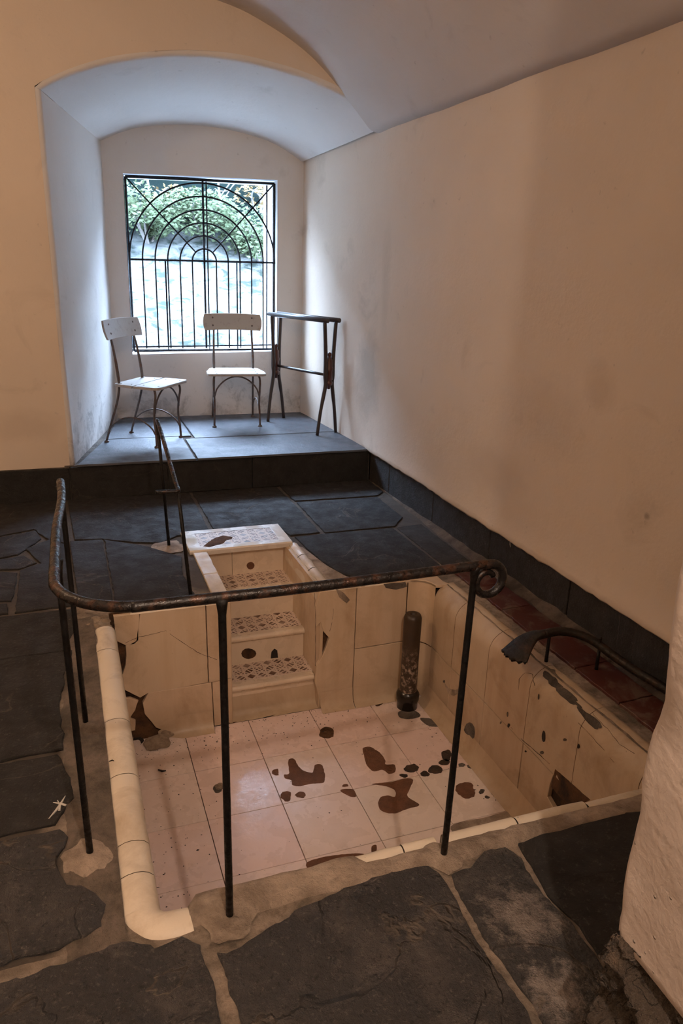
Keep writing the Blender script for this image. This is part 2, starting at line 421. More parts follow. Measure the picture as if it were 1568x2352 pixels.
def slabpoly(name, poly, to3, depth, mat, parent=None, bev=0.0):
    """poly: list of 2-vectors; to3(u,v,d)->3D with d the height above the base plane; extruded from -depth to 0 with a small chamfer"""
    n = len(poly); poly = [Vector(p) for p in poly]
    ar = sum(poly[i].x * poly[(i + 1) % n].y - poly[(i + 1) % n].x * poly[i].y for i in range(n))
    if ar < 0: poly = poly[::-1]
    V = []
    if bev:
        ins = []
        for i in range(n):
            t = (poly[(i + 1) % n] - poly[i - 1]);
            if t.length > 1e-9: t.normalize()
            ins.append(poly[i] + Vector((-t.y, t.x)) * bev)
        V += [to3(p.x, p.y, 0) for p in ins]; V += [to3(p.x, p.y, -bev) for p in poly]; V += [to3(p.x, p.y, -depth) for p in poly]
        F = [list(range(n))]
        for r in (0, 1):
            for i in range(n):
                j = (i + 1) % n; F.append([r * n + i, r * n + n + i, r * n + n + j, r * n + j])
    else:
        V += [to3(p.x, p.y, 0) for p in poly]; V += [to3(p.x, p.y, -depth) for p in poly]
        F = [list(range(n))] + [[i, n + i, n + (i + 1) % n, (i + 1) % n] for i in range(n)]
    return mesh(name, V, F, mat, parent)
def on_floor(z0): return lambda u, v, d: Vector((u, v, z0 + d))
def on_back(y0): return lambda u, v, d: Vector((u, y0 - d, v))      # u = x, v = z, facing -y
def on_right(x0): return lambda u, v, d: Vector((x0 - d, u, v))     # u = y, v = z, facing -x
def on_left(x0): return lambda u, v, d: Vector((x0 + d, u, v))
def blob(cx, cy, rx, ry, n=22, seed=0, amp=.25):
    o = []
    for i in range(n):
        a = 2 * PI * i / n
        k = 1 + amp * 1.6 * noise.noise(Vector((math.cos(a) * 1.3 + seed, math.sin(a) * 1.3, seed * 2.3)))+ amp * .5 * noise.noise(Vector((math.cos(a) * 4 + seed, math.sin(a) * 4, seed)))
        o.append(Vector((cx + rx * k * math.cos(a), cy + ry * k * math.sin(a))))
    return o

#@@STRUCTURE
# ------------------------------------------------------------------ STRUCTURE
YF, YB = 5.20, 6.68                 # front wall plane, alcove back wall plane
XR, XS = 2.12, 2.14                 # right wall plaster face, slate skirting face
ZA = .25                            # raised alcove floor
PD = -.70                           # bottom of the bath
PX0, PX1, PY0, PY1 = .125, 1.74, 1.555, 3.33

# vault cross-section (x, z), measured on the front wall, carried on to the left of the frame
VP = [(-2.6, 2.43), (-2.3, 2.66), (-1.9, 2.88), (-1.4, 3.04), (-.8, 3.13), (-.2, 3.155), (.4, 3.14), (.75, 3.10), (1.034, 3.05), (1.22, 3.005), (1.41, 2.93), (1.58, 2.845),
      (1.70, 2.76), (1.87, 2.615), (2.0, 2.49), (2.06, 2.435), (2.125, 2.42)]
def interp(tab, x):
    if x <= tab[0][0]: return tab[0][1]
    for (a, b), (c, d) in zip(tab, tab[1:]):
        if x <= c: return b + (d - b) * (x - a) / (c - a)
    return tab[-1][1]
VS = crom([(a, 0, b) for a, b in VP], 5)
sheet('ceiling', lambda u, v: (lambda p: (p.x, -1.5 + v * (YF + 1.52), p.z))(VS[round(u * (len(VS) - 1))]), len(VS) - 1, 60, M_VAULT, amp=.007, freq=1.6, flip=True)['kind'] = 'structure'

# alcove arch curves: outer on the front wall, inner on the back wall
AO = [(0.0, 2.476), (.16, 2.559), (.385, 2.645), (.637, 2.703), (.896, 2.738), (1.136, 2.745), (1.356, 2.727), (1.585, 2.69), (1.868, 2.612), (1.99, 2.53), (2.09, 2.43)]
AI = [(.402, 2.413), (.63, 2.513), (.90, 2.566), (1.173, 2.583), (1.455, 2.564), (1.673, 2.527), (1.821, 2.483), (1.958, 2.416), (2.02, 2.38)]
def curve_pts(tab, n):
    c = crom([(a, 0, b) for a, b in tab], 12); o = []
    for i in range(n + 1):
        t = i / n * (len(c) - 1); k = min(int(t), len(c) - 2); o.append(c[k].lerp(c[k + 1], t - k))
    return o
NA = 40
co, ci = curve_pts(AO, NA), curve_pts(AI, NA)
Rf = .035
# soffit + left jamb as one skin with a rounded arris on the room side
ring_o = [Vector((.02 + (0.0 - .02) * (k / 20), 0, .22 + (2.476 - .22) * k / 20)) for k in range(20)] + co
ring_i = [Vector((.40, 0, .24 + (2.413 - .24) * k / 20)) for k in range(20)] + ci
def outn(r, i):
    t = (r[min(i + 1, len(r) - 1)] - r[max(i - 1, 0)]).normalized(); return Vector((-t.z, 0, t.x))
rows = []
nr = len(ring_o)
for i in range(nr):
    o_, n_ = ring_o[i], outn(ring_o, i); inn = ring_i[i]
    row = []
    for a in range(6):
        th = a / 5 * PI / 2
        row.append(Vector((o_.x, YF, o_.z)) + n_ * Rf * (1 - math.sin(th)) + Vector((0, Rf * (1 - math.cos(th)), 0)))
    base = Vector((o_.x, YF + Rf, o_.z)); end = Vector((inn.x, YB + .01, inn.z))
    for k in range(1, 15): row.append(base.lerp(end, k / 14))
    rows.append(row)
def skin(name, rows, mat, amp, freq, flip=False, parent=None):
    V = []; nv = len(rows[0])
    for i, r in enumerate(rows):
        for j, p in enumerate(r):
            n = (rows[min(i + 1, len(rows) - 1)][j] - rows[max(i - 1, 0)][j]).cross(r[min(j + 1, nv - 1)] - r[max(j - 1, 0)])
            if n.length > 1e-9: n.normalize()
            V.append(p + n * amp * (noise.noise(p * freq) + .5 * noise.noise(p * freq * 2.7)))
    F = []
    for i in range(len(rows) - 1):
        for j in range(nv - 1):
            a = i * nv + j; f = [a, a + nv, a + nv + 1, a + 1]; F.append(f[::-1] if flip else f)
    return mesh(name, V, F, mat, parent, True)
skin('wall_alcove_left', rows[:21], M_ALC, .006, 2.2)['kind'] = 'structure'
skin('ceiling_alcove', rows[20:], M_ALC, .006, 2.2)['kind'] = 'structure'

# front wall: left of the alcove, then above its arch up to the vault
def fw_left(u, v):
    x = -2.6 + u * (2.6 + interp([(.22, .02), (2.476, 0)], .22 + v * 2.25) - Rf)
    top = interp(VP, x) + .05
    z0 = .225 + .006 * noise.noise(Vector((x * 9, 3, 1)))
    zz = z0 + v * (top - z0)
    if u == 1: x = interp([(.22, .02), (2.476, 0)], zz) - Rf
    return (x, YF, zz)
fwr = []
exp = [co[i] + outn(co, i) * Rf for i in range(NA + 1)]
exp[0] = Vector((-Rf, 0, 2.49))
for i in range(NA + 1):
    a = exp[i]; top = max(interp(VP, a.x) + .05, a.z + .001)
    fwr.append([Vector((a.x, YF, a.z + (top - a.z) * k / 14)) for k in range(15)])
skin('wall_front_arch', fwr, M_WALL, .004, 2.0)['kind'] = 'structure'
# left part: split at the arch springing so that its edge follows the rounded arris
lw = []
for i in range(41):
    x = -2.6 + i / 40 * (2.6 - Rf); r = []
    for k in range(61):
        top = interp(VP, x) + .05; z0 = .225 + .008 * noise.noise(Vector((x * 11, 3, 1)))
        z = z0 + (top - z0) * k / 60; xx = x
        if i >= 38:
            e = interp([(.22, .02), (2.476, 0)], z) - Rf if z < 2.49 else -Rf
            xx = x + (e + Rf) * (i - 37) / 3
        r.append(Vector((xx, YF, z)))
    lw.append(r)
skin('wall_front', lw, M_WALL, .005, 1.8)['kind'] = 'structure'

# right wall: main run, lip above the skirting, carried on into the alcove
ys = [.94 + (YF - .94) * i / 90 for i in range(91)] + [YF + (YB + .01 - YF) * i / 28 for i in range(1, 29)]
rw = []
for y in ys:
    t = max(0, (y - YF) / (YB - YF)); X = XR - t * .085
    zt = 2.47 if y < YF else 2.44 - t * .03
    nb = .010 * noise.noise(Vector((0, y * 7, 2))) + .006 * noise.noise(Vector((0, y * 23, 5)))
    if y < YF:
        fl = max(0, min(1, (4.2 - y) / 2.5)); lip = .012 + .03 * fl; zb = .236 + nb
        prof = [(XS + .01, zb - .002), (X - lip * .8 + .004, zb), (X - lip, zb + .012), (X - lip * .75, zb + .035), (X - lip * .3, zb + .07), (X, zb + .13)]
    else:
        zb = ZA - .01 + nb * .3; prof = [(X, zb), (X, zb + .01), (X, zb + .02), (X, zb + .03), (X, zb + .05), (X, zb + .1)]
    z1 = prof[-1][1]
    prof += [(X, z1 + (zt - z1) * k / 30) for k in range(1, 31)]
    rw.append([Vector((a, y, b)) for a, b in prof])
skin('wall_right', rw, M_WALL, .006, 1.9, flip=False)['kind'] = 'structure'

# alcove back wall around the window opening
WX0, WX1, WZ0, WZ1 = .552, 1.808, .80, 2.205
def arch_in(x): return interp([(p.x, p.z) for p in ci], x) + .02
xs_ = sorted(set([.39 + i * .04 for i in range(5)] + [WX0] + [WX0 + (WX1 - WX0) * i / 24 for i in range(25)] + [WX1] + [1.85, 1.9, 1.95, 2.0, 2.05]))
bmv = MB()
def col_cells(x0, x1, z0a, z1a, z0b, z1b, n):
    for k in range(n):
        a = z0a + (z1a - z0a) * k / n; b = z0a + (z1a - z0a) * (k + 1) / n
        c = z0b + (z1b - z0b) * k / n; d = z0b + (z1b - z0b) * (k + 1) / n
        bmv.add([(x0, YB, a), (x1, YB, c), (x1, YB, d), (x0, YB, b)], [[0, 1, 2, 3]])
for x0, x1 in zip(xs_, xs_[1:]):
    if x1 - x0 < 1e-5: continue
    if x1 <= WX0 + 1e-6 or x0 >= WX1 - 1e-6:
        col_cells(x0, x1, .235, arch_in(x0), .235, arch_in(x1), 40)
    else:
        wz0a = WZ0 - .008 + .018 * (x0 - WX0) / 1.25; wz0b = WZ0 - .008 + .018 * (x1 - WX0) / 1.25
        wta = WZ1 - .008 + .03 * (x0 - WX0) / 1.25; wtb = WZ1 - .008 + .03 * (x1 - WX0) / 1.25
        col_cells(x0, x1, .235, wz0a, .235, wz0b, 10); col_cells(x0, x1, wta, arch_in(x0), wtb, arch_in(x1), 6)
wb = bmv.build('wall_alcove_back', M_ALC); wb['kind'] = 'structure'
# window reveal (four painted faces through the outer wall)
YO = 7.12
a0, a1 = (WX0, WZ0 - .008), (WX1, WZ0 + .010); b0, b1 = (WX0, WZ1 - .008), (WX1, WZ1 + .022)
rv = MB()
for (p, q) in ((a0, a1), (a1, b1), (b1, b0), (b0, a0)):
    rv.add([(p[0], YB, p[1]), (q[0], YB, q[1]), (q[0], YO, q[1]), (p[0], YO, p[1])], [[0, 3, 2, 1]])
o = rv.build('trim_1', M_REV); o['kind'] = 'structure'
# outer skin of the building around the opening
os_ = MB()
for (x0, x1, z0, z1) in ((-3, WX0, -1.2, 4), (WX1, 5, -1.2, 4), (WX0, WX1, -1.2, WZ0 - .008), (WX0, WX1, WZ1 + .01, 4)):
    os_.box(((x0 + x1) / 2, YO + .02, (z0 + z1) / 2), (x1 - x0, .04, z1 - z0))
os_.build('wall_outer', M_WALL)['kind'] = 'structure'

# unseen shell added around the rooms to keep sky light out of gaps
shl = MB()
for c_, d_ in (((-.2, 2.8, 3.6), (6.0, 9.4, .3)), ((-.2, 2.8, -1.2), (6.0, 9.4, .3)), ((-3.0, 2.8, 1.2), (.3, 9.4, 5)), ((2.65, 2.8, 1.2), (.3, 9.4, 5)), ((-.2, -1.8, 1.2), (6, .3, 5))):
    shl.box(c_, d_)
for (x0, x1, z0, z1) in ((-3, WX0 - .01, -1.2, 3.6), (WX1 + .01, 2.7, -1.2, 3.6), (WX0 - .01, WX1 + .01, -1.2, WZ0 - .02), (WX0 - .01, WX1 + .01, WZ1 + .025, 3.6)):
    shl.box(((x0 + x1) / 2, YB + .18, (z0 + z1) / 2), (x1 - x0, .30, z1 - z0))
shl.build('light_blocking_shell', M_MORTAR_D)['kind'] = 'structure'

# walls out of frame that close the room, and the thick jamb of the doorway we look through
JX, JY = .914, .883
jp = []
def jamb_prof(z):
    k = .006 * noise.noise(Vector((2, 1, z * 5))) + .003 * noise.noise(Vector((2, 1, z * 19)))
    r = .028
    pts = [Vector((JX + k * .3, -1.5 + (JY - r + 1.5) * i / 44, z)) for i in range(45)]
    for a in range(1, 7):
        th = a / 6 * PI / 2; pts.append(Vector((JX + r * (1 - math.cos(th)) - k, JY - r + r * math.sin(th) + k, z)))
    pts += [Vector((JX + r + (XR - JX - r + .05) * i / 14, JY, z)) for i in range(1, 15)]
    return pts
rowsj = []
for k in range(70):
    z = .352 + (3.2 - .352) * (k / 69) ** 1.3
    r = jamb_prof(z)
    if k == 0:
        r = [p + Vector((.012, 0, .010 * noise.noise(Vector((p.x * 9, p.y * 9, 0))))) for p in r]
    rowsj.append(r)
skin('wall_near_right', rowsj, M_JAMB, .007, 3.2)['kind'] = 'structure'
# rough rock footing under that jamb
rk = []
for k in range(46):
    z = -.01 + .39 * k / 45; r = []
    for i in range(150):
        if i < 130: q = Vector((JX, .25 + (JY - .25) * i / 129, z))
        else: q = Vector((JX + (i - 129) * .02, JY, z))
        s1 = Vector((q.x * 7, q.y * 7 + q.z * 5, q.z * 26 - q.y * 9))
        n_ = .030 * noise.noise(s1) + .016 * noise.noise(s1 * 2.7) + .007 * noise.noise(s1 * 7)
        n_ = abs(n_) ** .85 * (1 if n_ > 0 else -1)
        out = .020 - .075 * (1 - k / 45) + (n_ if i < 130 else 0)
        r.append(Vector((q.x + out, q.y + (n_ * .4 if i > 126 else 0) - .006, z)))
    rk.append(r)
skin('trim_2', rk, M_ROCK, .006, 30)['kind'] = 'structure'
ml = MB()
ml.add([(-2.6, -1.5, -.1), (-2.6, YF, -.1), (-2.6, YF, 2.6), (-2.6, -1.5, 2.6)], [[0, 1, 2, 3]])
ml.build('wall_left', M_WALL)['kind'] = 'structure'
mk = MB(); mk.add([(-2.7, -1.5, -.1), (2.3, -1.5, -.1), (2.3, -1.5, 3.3), (-2.7, -1.5, 3.3)], [[3, 2, 1, 0]])
mk.build('wall_back', M_WALL)['kind'] = 'structure'

# ------------------------------------------------------------------ floor bed with the bath and stair openings
SX0, SX1, SY1 = .66, 1.16, 4.02
def rects_minus():
    R_ = [(-2.6, PX0 - .02, -1.5, YF + .05), (PX1 + .06, 2.2, -1.5, YF + .05), (PX0 - .02, PX1 + .06, -1.5, PY0 - .02),
          (PX0 - .02, SX0, PY1 + .02, YF + .05), (SX1, PX1 + .06, PY1 + .02, YF + .05), (SX0, SX1, SY1, YF + .05)]
    return R_
fb = MB()
for (x0, x1, y0, y1) in rects_minus():
    nx = max(1, int((x1 - x0) / .05)); ny = max(1, int((y1 - y0) / .05))
    V = []
    for i in range(nx + 1):
        for j in range(ny + 1):
            x = x0 + (x1 - x0) * i / nx; y = y0 + (y1 - y0) * j / ny
            near = -.2 < x < 2.0 and 1.3 < y < 3.5
            z = -.003 + (.0035 * noise.noise(Vector((x * 12, y * 12, 0))) if near else .001 * noise.noise(Vector((x * 12, y * 12, 0))))
            V.append((x, y, z))
    F = [[i * (ny + 1) + j, (i + 1) * (ny + 1) + j, (i + 1) * (ny + 1) + j + 1, i * (ny + 1) + j + 1] for i in range(nx) for j in range(ny)]
    fb.add(V, F)
floor = fb.build('floor', M_FLOOR, smooth=True); floor['kind'] = 'structure'

def P2(*q): return [Vector((pz(a, b).x, pz(a, b).y)) for a, b in q]
Z0 = .006
M_WTR = glaze('grimy_shaded_wall_tile_glaze', (.52, .40, .28), .75, .35, .2, True)  # right wall: real grime plus its shade, darkened into the colour
def slab(poly, mat=M_SLATE, amp=.006, step=.03, seed=0, bev=.003, dz=0.0):
    return slabpoly('slate_slab', roughpoly(poly, amp, step, seed), on_floor(Z0 + dz), .02, mat, floor, bev)
V2 = lambda *a: [Vector(p) for p in a]
# left of the bath, joints every 35-60 cm
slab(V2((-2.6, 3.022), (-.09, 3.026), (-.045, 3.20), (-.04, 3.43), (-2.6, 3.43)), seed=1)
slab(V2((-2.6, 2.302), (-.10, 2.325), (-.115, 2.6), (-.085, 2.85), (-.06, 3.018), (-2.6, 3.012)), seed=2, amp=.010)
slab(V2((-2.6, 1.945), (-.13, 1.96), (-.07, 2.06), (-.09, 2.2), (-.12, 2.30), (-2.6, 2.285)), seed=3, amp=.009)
slab(V2((-1.2, 1.485), (-.12, 1.515), (-.02, 1.545), (-.005, 1.62), (-.045, 1.68), (-.10, 1.715), (-.125, 1.80), (-.09, 1.90), (-.11, 1.935), (-1.2, 1.915)), M_SLATE_NEAR, seed=4, amp=.010, step=.02)
slab(V2((-2.6, 1.45), (-1.22, 1.48), (-1.22, 1.915), (-2.6, 1.92)), seed=5)
# near row
slab(V2((-1.1, .55), (.175, .62), (.212, 1.30), (.20, 1.425), (.165, 1.462), (.10, 1.445), (.03, 1.49), (-.04, 1.478), (-.2, 1.462), (-1.1, 1.45)), M_SLATE_NEAR, seed=6, amp=.008, step=.015)
slab([Vector((.25, .60)), Vector((.83, .62)), Vector((.862, 1.05)), Vector((.845, 1.22))] + P2((1045, 2060), (1010, 2010), (985, 1990), (955, 1993), (900, 2003), (860, 2012), (835, 2030), (800, 2040), (740, 2065), (690, 2090), (640, 2118), (590, 2150), (555, 2175), (520, 2192)) + [Vector((.237, 1.39)), Vector((.25, 1.2))], M_SLATE_NEAR, seed=7, amp=.007, step=.012)
slab([Vector((.888, .6)), Vector((1.10, .6))] + P2((1405, 2255), (1316, 2130), (1250, 2060), (1195, 1975), (1160, 1945), (1110, 1960), (1080, 1995), (1035, 2010), (1050, 2045)) + [Vector((.868, 1.22)), Vector((.885, 1.05))], M_SLATE_LIME, seed=8, amp=.007, step=.012)
slab([Vector((1.115, .6)), Vector((2.12, .6)), Vector((2.12, 1.44)), Vector((1.60, 1.475))] + P2((1400, 1870), (1330, 1890), (1260, 1910), (1188, 1940), (1207, 1975), (1257, 2058), (1328, 2128), (1413, 2245)), seed=9, amp=.006, step=.02)  # darker slate on this slab stands in for the jamb's shadow
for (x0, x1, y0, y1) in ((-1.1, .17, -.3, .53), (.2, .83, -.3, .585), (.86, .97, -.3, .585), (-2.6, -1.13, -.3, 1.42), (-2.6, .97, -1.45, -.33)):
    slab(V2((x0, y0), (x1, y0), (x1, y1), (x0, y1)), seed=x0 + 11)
# beyond the bath
slab(V2((-.02, 3.45), (.132, 3.44), (.130, 4.34), (-.05, 4.36)), seed=12, amp=.004)
slab(V2((.142, 3.42), (.30, 3.42), (.52, 3.425), (.50, 3.7), (.53, 3.95), (.46, 4.05), (.33, 4.20), (.142, 4.335)), seed=13, amp=.007)
slab(V2((-.02, 4.38), (.128, 4.355), (.30, 4.25), (.45, 4.20), (.56, 4.30), (.755, 4.315), (.765, 5.16), (-.05, 5.18)), seed=14, amp=.005)
slab(V2((.785, 4.31), (1.17, 4.35), (1.21, 4.13), (1.40, 4.14), (1.41, 4.6), (1.40, 5.16), (.785, 5.16)), seed=15, amp=.006)
slab(V2((1.24, 3.90), (1.26, 3.72), (1.30, 3.52), (1.36, 3.42), (1.88, 3.41), (1.87, 4.10), (1.43, 4.105), (1.23, 4.10)), seed=16, amp=.006)
slab(V2((1.43, 4.125), (1.90, 4.125), (2.02, 4.28), (2.03, 4.74), (1.435, 4.76)), seed=17, amp=.006)
slab(V2((1.43, 4.79), (2.04, 4.77), (2.12, 4.85), (2.13, 5.17), (1.43, 5.17)), seed=18)
slab(V2((1.90, 3.42), (2.07, 3.43), (2.08, 4.12), (1.90, 4.10)), slate('brown_stained_slate', (.026, .021, .016), .4), seed=19, amp=.006)
# broken paving at the far left
rnd = random.Random(3)
brk = [V2((-.30, 3.46), (-.05, 3.47), (-.06, 4.3), (-.16, 4.42), (-.28, 4.30), (-.20, 4.05), (-.30, 3.98)),
       V2((-.40, 4.02), (-.31, 4.0), (-.22, 4.07), (-.29, 4.19), (-.42, 4.17)), V2((-.42, 3.62), (-.32, 3.60), (-.31, 3.95), (-.40, 3.99)),
       V2((-.62, 3.46), (-.33, 3.46), (-.34, 3.57), (-.44, 3.6), (-.43, 3.98), (-.62, 3.97)), V2((-.62, 4.0), (-.42, 4.0), (-.44, 4.18), (-.32, 4.22), (-.20, 4.45), (-.24, 4.60), (-.62, 4.45)),
       V2((-.18, 4.45), (-.07, 4.33), (-.07, 5.18), (-.62, 5.18), (-.62, 4.48), (-.25, 4.63))]
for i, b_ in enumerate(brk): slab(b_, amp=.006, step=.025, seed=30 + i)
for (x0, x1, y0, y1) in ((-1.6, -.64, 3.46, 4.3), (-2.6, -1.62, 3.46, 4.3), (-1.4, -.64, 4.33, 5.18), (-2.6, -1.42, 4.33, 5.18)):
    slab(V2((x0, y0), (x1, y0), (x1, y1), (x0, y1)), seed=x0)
# grey grout lying in the far joints (same bed, darker with age)
# white smear on a slab left of the rail
sm = MB()
for path in ([(112, 1880), (128, 1862), (140, 1845), (150, 1828)], [(122, 1843), (138, 1846), (152, 1850)], [(132, 1838), (138, 1850), (136, 1862)]):
    sm.tube([pz(a, b, Z0 + .001) for a, b in path], [.0012, .0035, .0035, .0012][:len(path)], 6)
o = sm.build('lime_smear', M_WHITE, floor)

# alcove platform: front riser course and slabs on top
pf = MB()
pf.add([(-.05, YF - .012, 0), (2.14, YF - .012, 0), (2.14, YF - .012, ZA - .012), (-.05, YF - .012, ZA - .012), (2.14, YB + .05, ZA - .012), (-.05, YB + .05, ZA - .012)], [[0, 1, 2, 3], [3, 2, 4, 5]])
pfo = pf.build('floor_alcove', M_MORTAR_D); pfo['kind'] = 'structure'
for i, (x0, x1) in enumerate(((-.02, .62), (.625, 1.22), (1.225, 2.125))):
    slabpoly('riser_slab', roughpoly(V2((x0, .004), (x1, .004), (x1, ZA - .018), (x0, ZA - .018)), .002, .06, i), on_back(YF - .032), .02, M_SLATE_RISER, pfo, .003)
def aslab(poly, seed, mat=M_SLATE_B): slabpoly('slate_slab', roughpoly(poly, .004, .05, seed), on_floor(ZA), .014, mat, pfo, .003)
aslab(V2((.03, 5.155), (.815, 5.155), (.825, 5.88), (.25, 5.88)), 1)
aslab(V2((.83, 5.155), (2.115, 5.155), (2.095, 5.80), (.838, 5.78)), 2)
aslab(V2((.26, 5.895), (.90, 5.89), (.91, YB), (.40, YB)), 3)
aslab(V2((.915, 5.80), (2.095, 5.815), (2.04, YB), (.92, YB)), 4)

# skirting
bf = MB(); bf.add([(-2.6, YF - .006, 0), (-.03, YF - .006, 0), (-.03, YF - .006, .23), (-2.6, YF - .006, .23)], [[0, 1, 2, 3]])
bfo = bf.build('baseboard_front', M_MORTAR_D); bfo['kind'] = 'structure'
for i, (x0, x1) in enumerate(((-2.6, -1.5), (-1.49, -.66), (-.65, -.025))):
    slabpoly('slate_slab', roughpoly(V2((x0, .004), (x1, .004), (x1, .222), (x0, .222)), .003, .05, i), on_back(YF - .024), .018, M_SLATE_RISER, bfo, .003)
br = MB(); br.add([(XS + .012, .94, -.01), (XS + .012, YF, -.01), (XS + .012, YF, .26), (XS + .012, .94, .26)], [[0, 3, 2, 1]])
bro = br.build('baseboard_right', M_MORTAR); bro['kind'] = 'structure'
sk = [.95, 1.35, 1.93, 2.67, 3.39, 4.095, 4.80, 5.17]
for i, (y0, y1) in enumerate(zip(sk, sk[1:])):
    slabpoly('slate_slab', roughpoly(V2((y0 + .004, .004), (y1 - .004, .004), (y1 - .004, .232), (y0 + .004, .232)), .004, .04, i), on_right(XS), .02, M_SLATE_SK, bro, .003)
# mortar fillet at the foot of the skirting
fl = []
for i in range(81):
    y = 1.0 + i / 80 * 4.1; w_ = (.022 + .012 * noise.noise(Vector((y * 6, 0, 3)))) * min(1, max(0, (5.0 - y) / 1.4))
    fl.append([Vector((XS + .002, y, .004 + 1.3 * w_)), Vector((XS - w_ * .5, y, .006 + .5 * w_)), Vector((XS - w_ * 1.8, y, .004)), Vector((XS - w_ * 2.2, y, -.004))])
skin('trim_3', fl, mortarm('aged_fillet', (.22, .165, .12), (.07, .052, .04)), .003, 25)['kind'] = 'structure'
wstr = MB().tube([px(1171, 1238, XS - .002), px(1171, 1250, XS - .002), px(1172, 1257, XS - .002)], [.002, .003, .001], 6)
wstr.build('lime_drip', M_WHITE, bro)
#@@POOL
# ------------------------------------------------------------------ SUNKEN BATH
bath = empty('sunken_bath', (.93, 2.44, PD))
tag(bath, 'sunken rectangular bath lined with stained cream glazed tiles', 'bath')
def B(o): return rel(bath, o)
# shell behind the tiles
sh = MB()
e = .022
X0, X1, Y0, Y1, ZB = PX0 - e, PX1 + e, PY0 - e, PY1 + e, PD - .016
sh.add([(X0, Y0, ZB), (X1, Y0, ZB), (X1, Y1, ZB), (X0, Y1, ZB)], [[0, 1, 2, 3]])
sh.add([(X0, Y0, ZB), (X0, Y1, ZB), (X0, Y1, -.004), (X0, Y0, -.004)], [[0, 1, 2, 3]])
sh.add([(X1, Y0, ZB), (X1, Y1, ZB), (X1, Y1, -.05), (X1, Y0, -.05)], [[3, 2, 1, 0]])
sh.add([(X1, Y0, -.05), (X1, Y1, -.05), (1.86, Y1, -.02), (1.86, Y0, -.02)], [[3, 2, 1, 0]])
sh.add([(X0, Y0, ZB), (X1, Y0, ZB), (X1, Y0, -.004), (X0, Y0, -.004)], [[3, 2, 1, 0]])
sh.add([(X0, Y1, ZB), (SX0, Y1, ZB), (SX0, Y1, -.004), (X0, Y1, -.004)], [[0, 1, 2, 3]])
sh.add([(SX1, Y1, ZB), (X1 + .1, Y1, ZB), (X1 + .1, Y1, -.004), (SX1, Y1, -.004)], [[0, 1, 2, 3]])
B(sh.build('backing', M_BACK, bath))
# floor tiles
cx = [PX0 - .01, .427, .759, 1.091, 1.423, PX1 + .0]
cy = [PY0 - .01, 1.646, 1.985, 2.324, 2.663, 3.002, PY1 + .005]
tiles = {}
for i in range(5):
    for j in range(6):
        g = .0016
        r_ = random.Random(i * 10 + j); dz = r_.uniform(-.0006, .0006)
        t = slabpoly('floor_tile', V2((cx[i] + g, cy[j] + g), (cx[i + 1] - g, cy[j] + g), (cx[i + 1] - g, cy[j + 1] - g), (cx[i] + g, cy[j + 1] - g)), on_floor(PD + dz), .012, M_FT, bath, .0008)
        tiles[i, j] = B(t)
def tile_at(p):
    i = max(k for k in range(5) if cx[k] <= max(p.x, cx[0])); j = max(k for k in range(6) if cy[k] <= max(p.y, cy[0])); return tiles[i, j]
def bare(pix, mat=M_RUST, amp=.004, seed=0, name='bare_patch', z=PD):
    q = [pz(a, b, z) for a, b in pix]; c = sum(q, Vector()) / len(q)
    q3 = crom([q[-1]] + list(q) + [q[0], q[1]], 4)[4:-4]
    poly = roughpoly([Vector((p.x, p.y)) for p in q3[:-1]], amp * 1.1, .006, seed)
    o = slabpoly(name, poly, on_floor(z + .0013), .0013, mat, tile_at(c)); return o
def bareb(x, y, rx, ry, mat=M_RUST, seed=0):
    q = [(x + rx * math.cos(2 * PI * k / 12) , y + ry * math.sin(2 * PI * k / 12)) for k in range(12)]
    return bare(q, mat, .009, seed)
bare([(660, 1752), (668, 1742), (678, 1745), (684, 1760), (700, 1772), (718, 1775), (722, 1758), (738, 1758), (744, 1775), (745, 1795), (728, 1800), (705, 1802), (690, 1806), (672, 1803), (668, 1792), (655, 1788), (652, 1780), (664, 1776)], seed=1)
bareb(632, 1774, 7, 8, seed=2); bareb(657, 1829, 13, 12, seed=3); bareb(690, 1827, 12, 7, seed=4)
bare([(781, 1815), (810, 1813), (817, 1830), (800, 1828)], seed=5, amp=.002); bareb(792, 1805, 6, 4, seed=6)
bareb(750, 1684, 17, 13, M_BACK, seed=7)
bare([(833, 1720), (850, 1716), (870, 1728), (884, 1745), (886, 1756), (905, 1757), (908, 1772), (892, 1778), (878, 1768), (860, 1772), (845, 1762), (838, 1745)], seed=8)
bare([(853, 1802), (900, 1796), (930, 1788), (948, 1792), (940, 1815), (935, 1830), (955, 1842), (962, 1850), (945, 1856), (925, 1862), (905, 1868), (880, 1865), (868, 1850), (874, 1832), (892, 1828), (908, 1830), (905, 1815), (888, 1806)], seed=9)
bareb(1070, 1815, 22, 18, seed=10)
for k, (x, y, rx, ry) in enumerate(((945, 1765, 16, 10), (975, 1778, 12, 7), (1000, 1768, 16, 9), (1025, 1735, 12, 12), (1022, 1752, 12, 7), (925, 1781, 9, 5), (1108, 1818, 7, 5), (1118, 1830, 6, 4), (1135, 1824, 6, 5), (1150, 1835, 8, 5), (1060, 1758, 8, 4), (1080, 1760, 7, 4), (1100, 1764, 6, 4))):
    bareb(x, y, rx, ry, M_STAIN if k < 6 else M_MORTAR_D, seed=20 + k)
bare([(915, 1635), (950, 1632), (965, 1645), (940, 1652), (918, 1648)], M_MORTAR_D, seed=40); bare([(965, 1650), (1005, 1655), (1012, 1668), (985, 1668)], M_MORTAR_D, seed=41)
bare([(705, 1982), (745, 1968), (790, 1962), (835, 1962), (830, 1970), (800, 1980), (760, 1992), (715, 2002)], seed=42)
bare([(853, 1945), (864, 1942), (863, 1960), (854, 1962)], seed=43, amp=.001)
